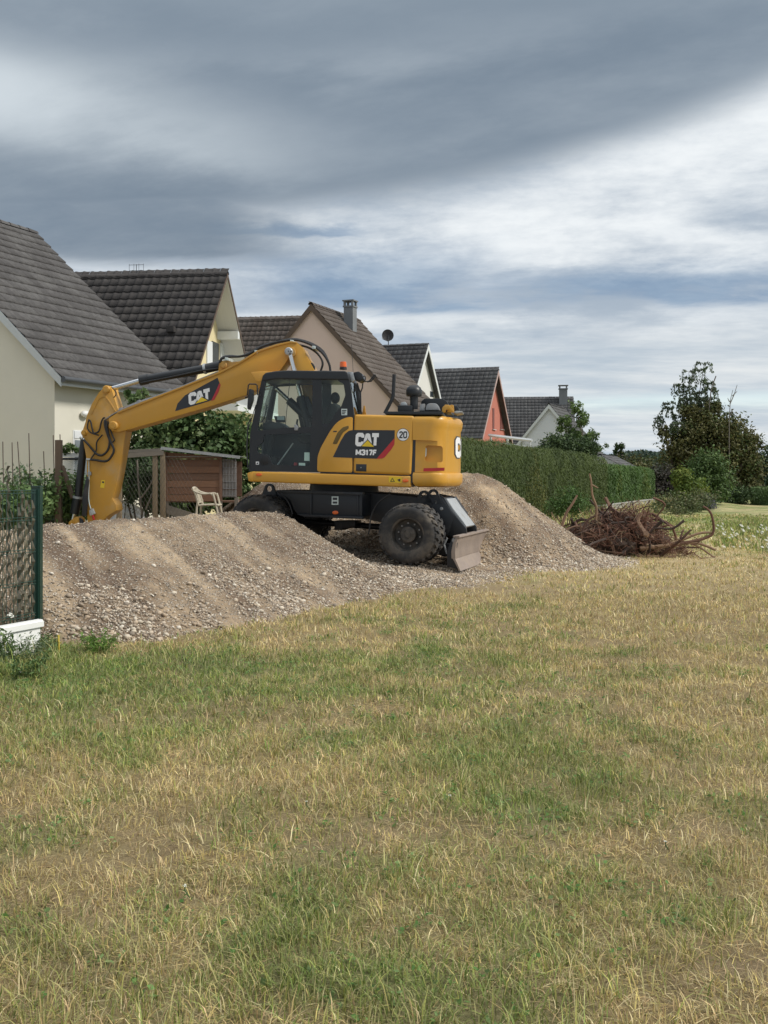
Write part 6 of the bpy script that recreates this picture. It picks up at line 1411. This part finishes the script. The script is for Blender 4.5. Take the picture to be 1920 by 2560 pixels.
# ------------------------------------------------------------------ coop, run, chair, spoil at the back
CO = at(413, 1290, 23.2); cth = R(-12)
coop = empty('coop', (CO.x, CO.y, .3), 0, 'brown plank coop with a sloping grey roof on legs', 'coop')
def cl_(px, py, Y=23.2): p = at(px, py, Y); return (p.x - CO.x, p.z - .3)
PLK = [mat('coop_plank_%d' % i, c, .8, var=.2, scale=6, bump=.25, stretch=(.5, 1, 6)) for i, c in enumerate(((.225, .118, .070), (.195, .102, .062), (.25, .136, .082), (.185, .105, .070)))]
ra_, rb_ = cl_(405, 1121), cl_(603, 1144); x0, zt0 = cl_(414, 1129); x1, zt1 = cl_(553, 1142); zb0 = cl_(414, 1253)[1]
npk = 7; H = zt1 - zb0
for k in range(npk):
    za = zb0 + k * (zt0 - zb0) / npk; zb_ = za + (zt0 - zb0) / npk - .012; tp = lambda x: zt0 + (zt1 - zt0) * (x - x0) / (x1 - x0)
    pts = [(x0, za), (x1, min(za, tp(x1) - .03)), (x1, min(zb_, tp(x1))), (x0, min(zb_, tp(x0)))]
    if pts[2][1] - pts[1][1] < .03: pts = [(x0, za), (x1 - .25, za), (x0 + .3, zb_ - .0), (x0, zb_)]
    from_bm('plank', prism_bm(pts, rng.normal(0, .004), .025), PLK[k % 4], coop)
for px in (416, 552): x = cl_(px, 1200)[0]; box('corner_batten', x - .03, x + .03, -.025, .0, zb0, (zt0 if px < 450 else zt1), PLK[3], coop)
x2, zt2 = cl_(597, 1147, 23.6); GP = [mat('grey_plank_%d' % i, c, .85, var=.2, scale=6, bump=.25, stretch=(.6, 1, 6)) for i, c in enumerate(((.235, .22, .21), (.20, .19, .18), (.26, .245, .23)))]
zg0 = cl_(575, 1243)[1]
for k in range(5):
    za = zg0 + k * (zt1 - .03 - zg0) / 5; zb_ = za + (zt1 - .03 - zg0) / 5 - .008
    from_bm('grey_plank', prism_bm([(x1 + .02, za), (x2, za), (x2, min(zb_, zt2 - .03)), (x1 + .02, zb_)], .03 + rng.normal(0, .004), .055), GP[k % 3], coop)
bm = bmesh.new()
for k in range(5): x = x1 + .04 + k * (x2 - x1 - .06) / 4; tube_bm([(x, .022, zg0), (x, .022, zt2 - .02)], .005, 4, bm, False)
for k in range(6): z = zg0 + .04 + k * (zt2 - zg0 - .1) / 5; tube_bm([(x1 + .03, .018, z), (x2, .018, z)], .005, 4, bm, False)
from_bm('wire_grid', bm, STEEL, coop); box('roof_edge', ra_[0], rb_[0], -.14, -.122, -.03, .035, GALV, coop).matrix_basis = Matrix.Translation((ra_[0], 0, ra_[1])) @ Matrix.Rotation(-math.atan2(rb_[1] - ra_[1], rb_[0] - ra_[0]), 4, 'Y') @ Matrix.Translation((-ra_[0], 0, 0))
box('back', x0, x2, .9, .93, zg0, zt2 - .05, PLK[3], coop); box('floor', x0, x2, .06, .9, zb0 - .03, zb0, PLK[3], coop)
ra, rb = cl_(405, 1120), cl_(603, 1143)
bm = bmesh.new(); nrib = 26; rows_ = []
for k in range(nrib * 2 + 1):
    y = -.12 + 1.2 * k / (nrib * 2); dz = .018 * (k % 2); rows_.append([bm.verts.new((ra[0], y, ra[1] + dz)), bm.verts.new((rb[0], y, rb[1] + dz))])
for a, b in zip(rows_, rows_[1:]): bm.faces.new((a[0], a[1], b[1], b[0]))
bmesh.ops.solidify(bm, geom=bm.faces[:], thickness=.012); from_bm('roof_sheet', bm, mat('roof_sheet_grey', (.30, .30, .29), .6, .2, var=.15, dust=(.15, .13, .11), dust_amt=.3), coop)
box('roof_rail', ra[0] + .02, rb[0] - .02, -.10, -.04, min(ra[1], rb[1]) - .0, min(ra[1], rb[1]) + .02, GREYWOOD, coop).matrix_basis = Matrix()
for px, Y in ((417, 0), (550, 0), (590, .4)): x = cl_(px, 1250)[0]; box('leg', x - .04, x + .04, .0 + Y * .1, .08 + Y * .1, -.35, zg0, GREYWOOD, coop)
lb0, lb1 = cl_(418, 1262), cl_(505, 1292); from_bm('lower_board', prism_bm([(lb0[0], lb0[1]), (lb1[0], lb1[1] + .02), (lb1[0], lb1[1] - .16), (lb0[0], lb0[1] - .20)], -.06, -.03), GREYWOOD, coop)
from_bm('lower_board', prism_bm([(lb0[0] + .1, lb0[1] - .25), (x2 - .1, zg0 - .55), (x2 - .1, zg0 - .75), (lb0[0] + .1, lb0[1] - .42)], .35, .38), GREYWOOD, coop)
run = empty('wire_run', (CO.x, CO.y, .3), 0, 'timber framed wire run joined to the left side of the coop', 'run')
for px, top in ((390, 1132), (409, 1130), (300, 1140)):
    x, z = cl_(px, top); box('post', x - .055, x + .055, -.12, -.01, -.3, z, mat('post_timber', (.24, .185, .12), .85, var=.2, bump=.3, stretch=(4, 4, 1)), run, .01)
a, b = cl_(290, 1136), cl_(412, 1130); from_bm('top_rail', prism_bm([(a[0], a[1]), (b[0], b[1] + .03), (b[0], b[1] - .07), (a[0], a[1] - .10)], -.14, -.02), GREYWOOD, run)
a, b = cl_(285, 1127, 24.4), cl_(405, 1121, 24.4); from_bm('top_rail', prism_bm([(a[0], a[1]), (b[0], b[1]), (b[0], b[1] - .07), (a[0], a[1] - .07)], 1.05, 1.13), GREYWOOD, run)
bm = bmesh.new(); xa, za = cl_(290, 1145); xb = cl_(540, 1145)[0]
Lz = 1.35; st_ = .085
for k in range(int((xb - xa + Lz) / st_)):
    for sgn in (1, -1):
        xs = xa - Lz * .5 + k * st_; p0 = Vector((xs if sgn > 0 else xs, -.13, za)); p1 = Vector((xs + sgn * Lz * .55, -.13, za - Lz))
        if xa - .1 < p1.x < xb and xa - .1 < p0.x < xb: tube_bm([p0, p1], .0022, 3, bm, False)
from_bm('wire_netting', bm, mat('old_wire', (.10, .095, .085), .6, .3), run)
for pts in ([(388, 1140), (384, 1185), (372, 1215), (350, 1245)], [(392, 1205), (376, 1240), (362, 1275)], [(340, 1150), (344, 1215), (352, 1285)]):
    P_ = [Vector((cl_(p[0], p[1])[0], .1, cl_(p[0], p[1])[1])) for p in pts]; tube('pole', P_, .022, GREYWOOD, run, 6, 4)
# white sheeting behind the run
ws = at(312, 1240, 24.9); sh = empty('white_sheet', (ws.x, 24.9, .3), 0, 'crumpled white sheet glimpsed through the leaves behind the arm', 'sheet')
bm = bmesh.new(); gv = [[bm.verts.new((-.45 + .9 * i / 14, .12 * fbm(np.array([i * .5]), np.array([j * .5]), 3, 9)[0] + .02 * (j % 2), -.2 + 1.05 * j / 14 * (1 - .25 * abs(i - 7) / 7))) for j in range(15)] for i in range(15)]
for i in range(14):
    for j in range(14): bm.faces.new((gv[i][j], gv[i + 1][j], gv[i + 1][j + 1], gv[i][j + 1]))
from_bm('fabric', bm, mat('sheet_white', (.72, .73, .75), .7, var=.05), sh)
wtree('thin_shrub', 'sparse dark twiggy shrub in front of the white sheet', 'shrub', 312, 24.3, [bl(310, 1225, 24.3, .40, .25, .45), bl(325, 1190, 24.3, .35, .25, .4)], 520, .10, G_DARK, .02, 2, cl=.5, aspect=.35)
# garden chair
cx_ = at(520, 1292, 21.8); chair = empty('garden_chair', (cx_.x, 21.8, .42), 0, 'cream plastic garden armchair standing before the coop', 'chair')
CHR = mat('cream_plastic', (.50, .45, .35), .5, var=.08, dust=(.3, .25, .18), dust_amt=.3); ch = lambda px, py, y=0: Vector((at(px, py, 21.8).x - cx_.x, y, at(px, py, 21.8).z - .42))
for y in (0, .52):
    tube('leg', [ch(491, 1296, y), ch(492, 1270, y), ch(495, 1250, y)], .024, CHR, chair, 6, 3); tube('leg', [ch(547, 1296, y), ch(541, 1268, y), ch(534, 1240, y), ch(532, 1234, y)], .024, CHR, chair, 6, 3)
    tube('arm_rest', [ch(482, 1225, y), ch(492, 1231, y), ch(510, 1235, y), ch(526, 1234, y), ch(534, 1240, y)], .024, CHR, chair, 6, 4); tube('back_post', [ch(482, 1224, y), ch(490, 1238, y), ch(496, 1262, y)], .024, CHR, chair, 6, 3)
    tube('side_rail', [ch(494, 1264, y), ch(520, 1262, y), ch(545, 1263, y)], .02, CHR, chair, 6)
a = ch(496, 1263); b = ch(545, 1263); box('seat', a.x, b.x, .02, .50, a.z - .015, a.z + .012, CHR, chair, .008)
for k in range(5): y = .06 + k * .10; tube('back_slat', [ch(493, 1258, y), ch(487, 1238, y), ch(481, 1222, y)], .018, CHR, chair, 5)
tube('back_top', [ch(481, 1223, 0), ch(480, 1219, .26), ch(481, 1223, .52)], .024, CHR, chair, 6, 4)
# spoil heaps at the back
def dome(name, label, px, py, Y, rx, ry, h):
    c = at(px, py, Y); g = np.linspace(-1.15, 1.15, 40); A, B_ = np.meshgrid(g, g, indexing='ij'); q = np.sqrt(A * A + B_ * B_); X = c.x + A.ravel() * rx; Yy = Y + B_.ravel() * ry
    z = h * np.clip(1 - q.ravel() ** 1.6, -.3, 1) + .14 * (fbm(X * 1.3, Yy * 1.3, 4, int(px)) - .5) + .07 * (fbm(X * 6, Yy * 6, 3, 9) - .5) + .1; i = np.arange(1600).reshape(40, 40); f = np.stack([i[:-1, :-1], i[1:, :-1], i[1:, 1:], i[:-1, 1:]], -1).reshape(-1, 4)
    cc = np.array((.23, .165, .12)) * (.7 + .6 * fbm(X * 4, Yy * 4, 4, 77))[:, None]; o = np_mesh(name, np.stack([X, Yy, z], 1), f, SOIL, None, cc, smooth=True); return tag(o, label, 'spoil heap')
dome('soil_heap', 'small dark soil heap behind the fence, left of the arm', 140, 1290, 21.6, 1.0, .8, .98); dome('soil_heap', 'low dark soil heap right of the arm, before the wire run', 310, 1300, 21.5, .95, .7, .72)

# ------------------------------------------------------------------ uprooted stumps
RH = at(1540, 1400, 22.2); rp = empty('root_pile', (RH.x, 22.2, 0), 0, 'big reddish brown pile of uprooted shrubs and roots on the meadow', 'root pile')
RC = [mat('root_bark_%d' % i, c, .9, var=.3, scale=12, bump=.5) for i, c in enumerate(((.135, .070, .046), (.092, .050, .035), (.23, .145, .095), (.06, .040, .031)))]
def rpile_top(x): return np.interp(x, [-1.7, -1.2, -.7, -.2, .3, .8, 1.15, 1.5], [.12, .50, .70, .90, 1.08, .95, .42, .10])
for k in range(230):
    x = float(np.clip(rng.normal(-.1, .75), -1.6, 1.35)); y = rng.normal(0, .45); hz = float(rpile_top(x)) * (1 - .25 * min(1, abs(y) / .8)); z = hz * rng.random() ** .6 * .95
    L = rng.uniform(.35, 1.15); a = rng.uniform(0, 6.28); el_ = rng.normal(.1, .5); d_ = Vector((math.cos(a) * math.cos(el_), math.sin(a) * math.cos(el_) * .7, math.sin(el_))); p = Vector((x, y, max(z, .03)))
    pts = [p + d_ * L * (t - .5) + Vector(rng.normal(0, .10, 3)) for t in (0, .33, .66, 1)]
    for q in pts: q.z = max(q.z, .02)
    pts = smooth_path(pts, 3); r0 = .011 + .055 * rng.random() ** 3.2; n_ = len(pts)
    from_bm('root', tube_bm(pts, [r0 * (1 - .6 * i / n_) for i in range(n_)], 5), RC[rng.integers(0, 4)], rp, True)
for (x, y, z, r_) in ((-.75, .0, .30, .36), (-.1, .1, .42, .44), (.45, .05, .40, .40), (.0, -.25, .22, .34), (-.45, -.2, .25, .33), (.8, 0, .25, .28)):
    bm = bmesh.new(); bmesh.ops.create_icosphere(bm, subdivisions=4, radius=r_)
    for v in bm.verts:
        c_ = v.co; q = fbm(np.array([c_.x * 5 + x * 9]), np.array([c_.y * 5 + c_.z * 4]), 4, 611)[0]; v.co = c_ * (.62 + .85 * q)
    o = from_bm('root_ball', bm, mat('root_soil', (.07, .046, .033), .95, var=.4, scale=10, bump=1.0, bscale=25), rp, True); o.location = (x, y, z)
def fine_roots():
    bm = bmesh.new()
    for k in range(1500):
        x = float(np.clip(rng.normal(-.1, .8), -1.75, 1.45)); y = rng.normal(-.1, .45); hz = float(rpile_top(x)) * (1.02 - .25 * min(1, abs(y) / .8)); z = hz * rng.random() ** .55
        d_ = Vector(rng.normal(size=3)); d_.z = d_.z * .6 + .15; d_.normalize(); L = rng.uniform(.12, .42); p = Vector((x, y, max(z, .03))); m_ = p + d_ * L * .5 + Vector(rng.normal(0, .045, 3)); e = p + d_ * L + Vector(rng.normal(0, .06, 3)) + Vector((0, 0, -.04))
        for q in (m_, e): q.z = max(q.z, .012)
        tube_bm([p, m_, e], [.0075, .0055, .002], 3, bm, False)
    o = from_bm('fine_roots', bm, mat('fine_root', (.15, .070, .045), .9, var=.45, scale=3), rp); o['kind'] = 'stuff'
    bm = bmesh.new()
    for k in range(500):
        x = rng.uniform(-1.8, 1.5); y = rng.normal(-.3, .4); z = rng.random() ** 2 * float(rpile_top(x)); d_ = Vector(rng.normal(size=3)).normalized(); L = rng.uniform(.08, .25); p = Vector((x, y, z + .03)); tube_bm([p, p + d_ * L], [.006, .003], 3, bm, False)
    o = from_bm('pale_twigs', bm, mat('pale_root', (.34, .25, .16), .9, var=.3), rp); o['kind'] = 'stuff'
fine_roots()
rl = lambda px, py, Y=21.6: at(px, py, Y) - Vector((RH.x, 22.2, 0))
BARK2 = mat('stripped_branch', (.24, .155, .095), .85, var=.3, scale=9, bump=.3)
for pts, r0, m_ in (([(1600, 1372), (1684, 1362), (1740, 1357), (1789, 1375)], .042, BARK2), ([(1660, 1368), (1700, 1352), (1745, 1334), (1778, 1331)], .036, BARK2), ([(1700, 1358), (1740, 1352), (1776, 1339), (1784, 1325), (1783, 1305), (1778, 1285), (1768, 1272), (1758, 1266)], .036, RC[0]), ([(1725, 1356), (1755, 1372), (1788, 1396)], .026, BARK2), ([(1690, 1372), (1720, 1368), (1748, 1370)], .022, RC[1]),
                    ([(1490, 1300), (1491, 1268), (1481, 1238), (1478, 1205), (1474, 1184)], .028, BARK2), ([(1480, 1212), (1495, 1220)], .016, BARK2), ([(1400, 1330), (1415, 1285), (1432, 1258), (1443, 1238)], .034, RC[2]), ([(1515, 1340), (1532, 1365), (1537, 1390), (1552, 1402)], .038, RC[2]), ([(1616, 1362), (1640, 1368), (1646, 1376)], .03, mat('pale_root', (.34, .25, .16), .9)), ([(1590, 1402), (1640, 1399), (1690, 1392)], .04, RC[2]), ([(1440, 1345), (1420, 1330), (1400, 1322), (1385, 1316)], .02, RC[0]), ([(1400, 1325), (1388, 1300), (1378, 1280)], .014, BARK2), ([(1455, 1330), (1470, 1300), (1500, 1285)], .03, RC[1])):
    P_ = smooth_path([rl(*p) for p in pts], 4); n_ = len(P_)
    for q in P_: q.z = max(q.z, .02)
    from_bm('branch', tube_bm(P_, [r0 * (1 - .45 * i / n_) for i in range(n_)], 8), m_, rp, True)
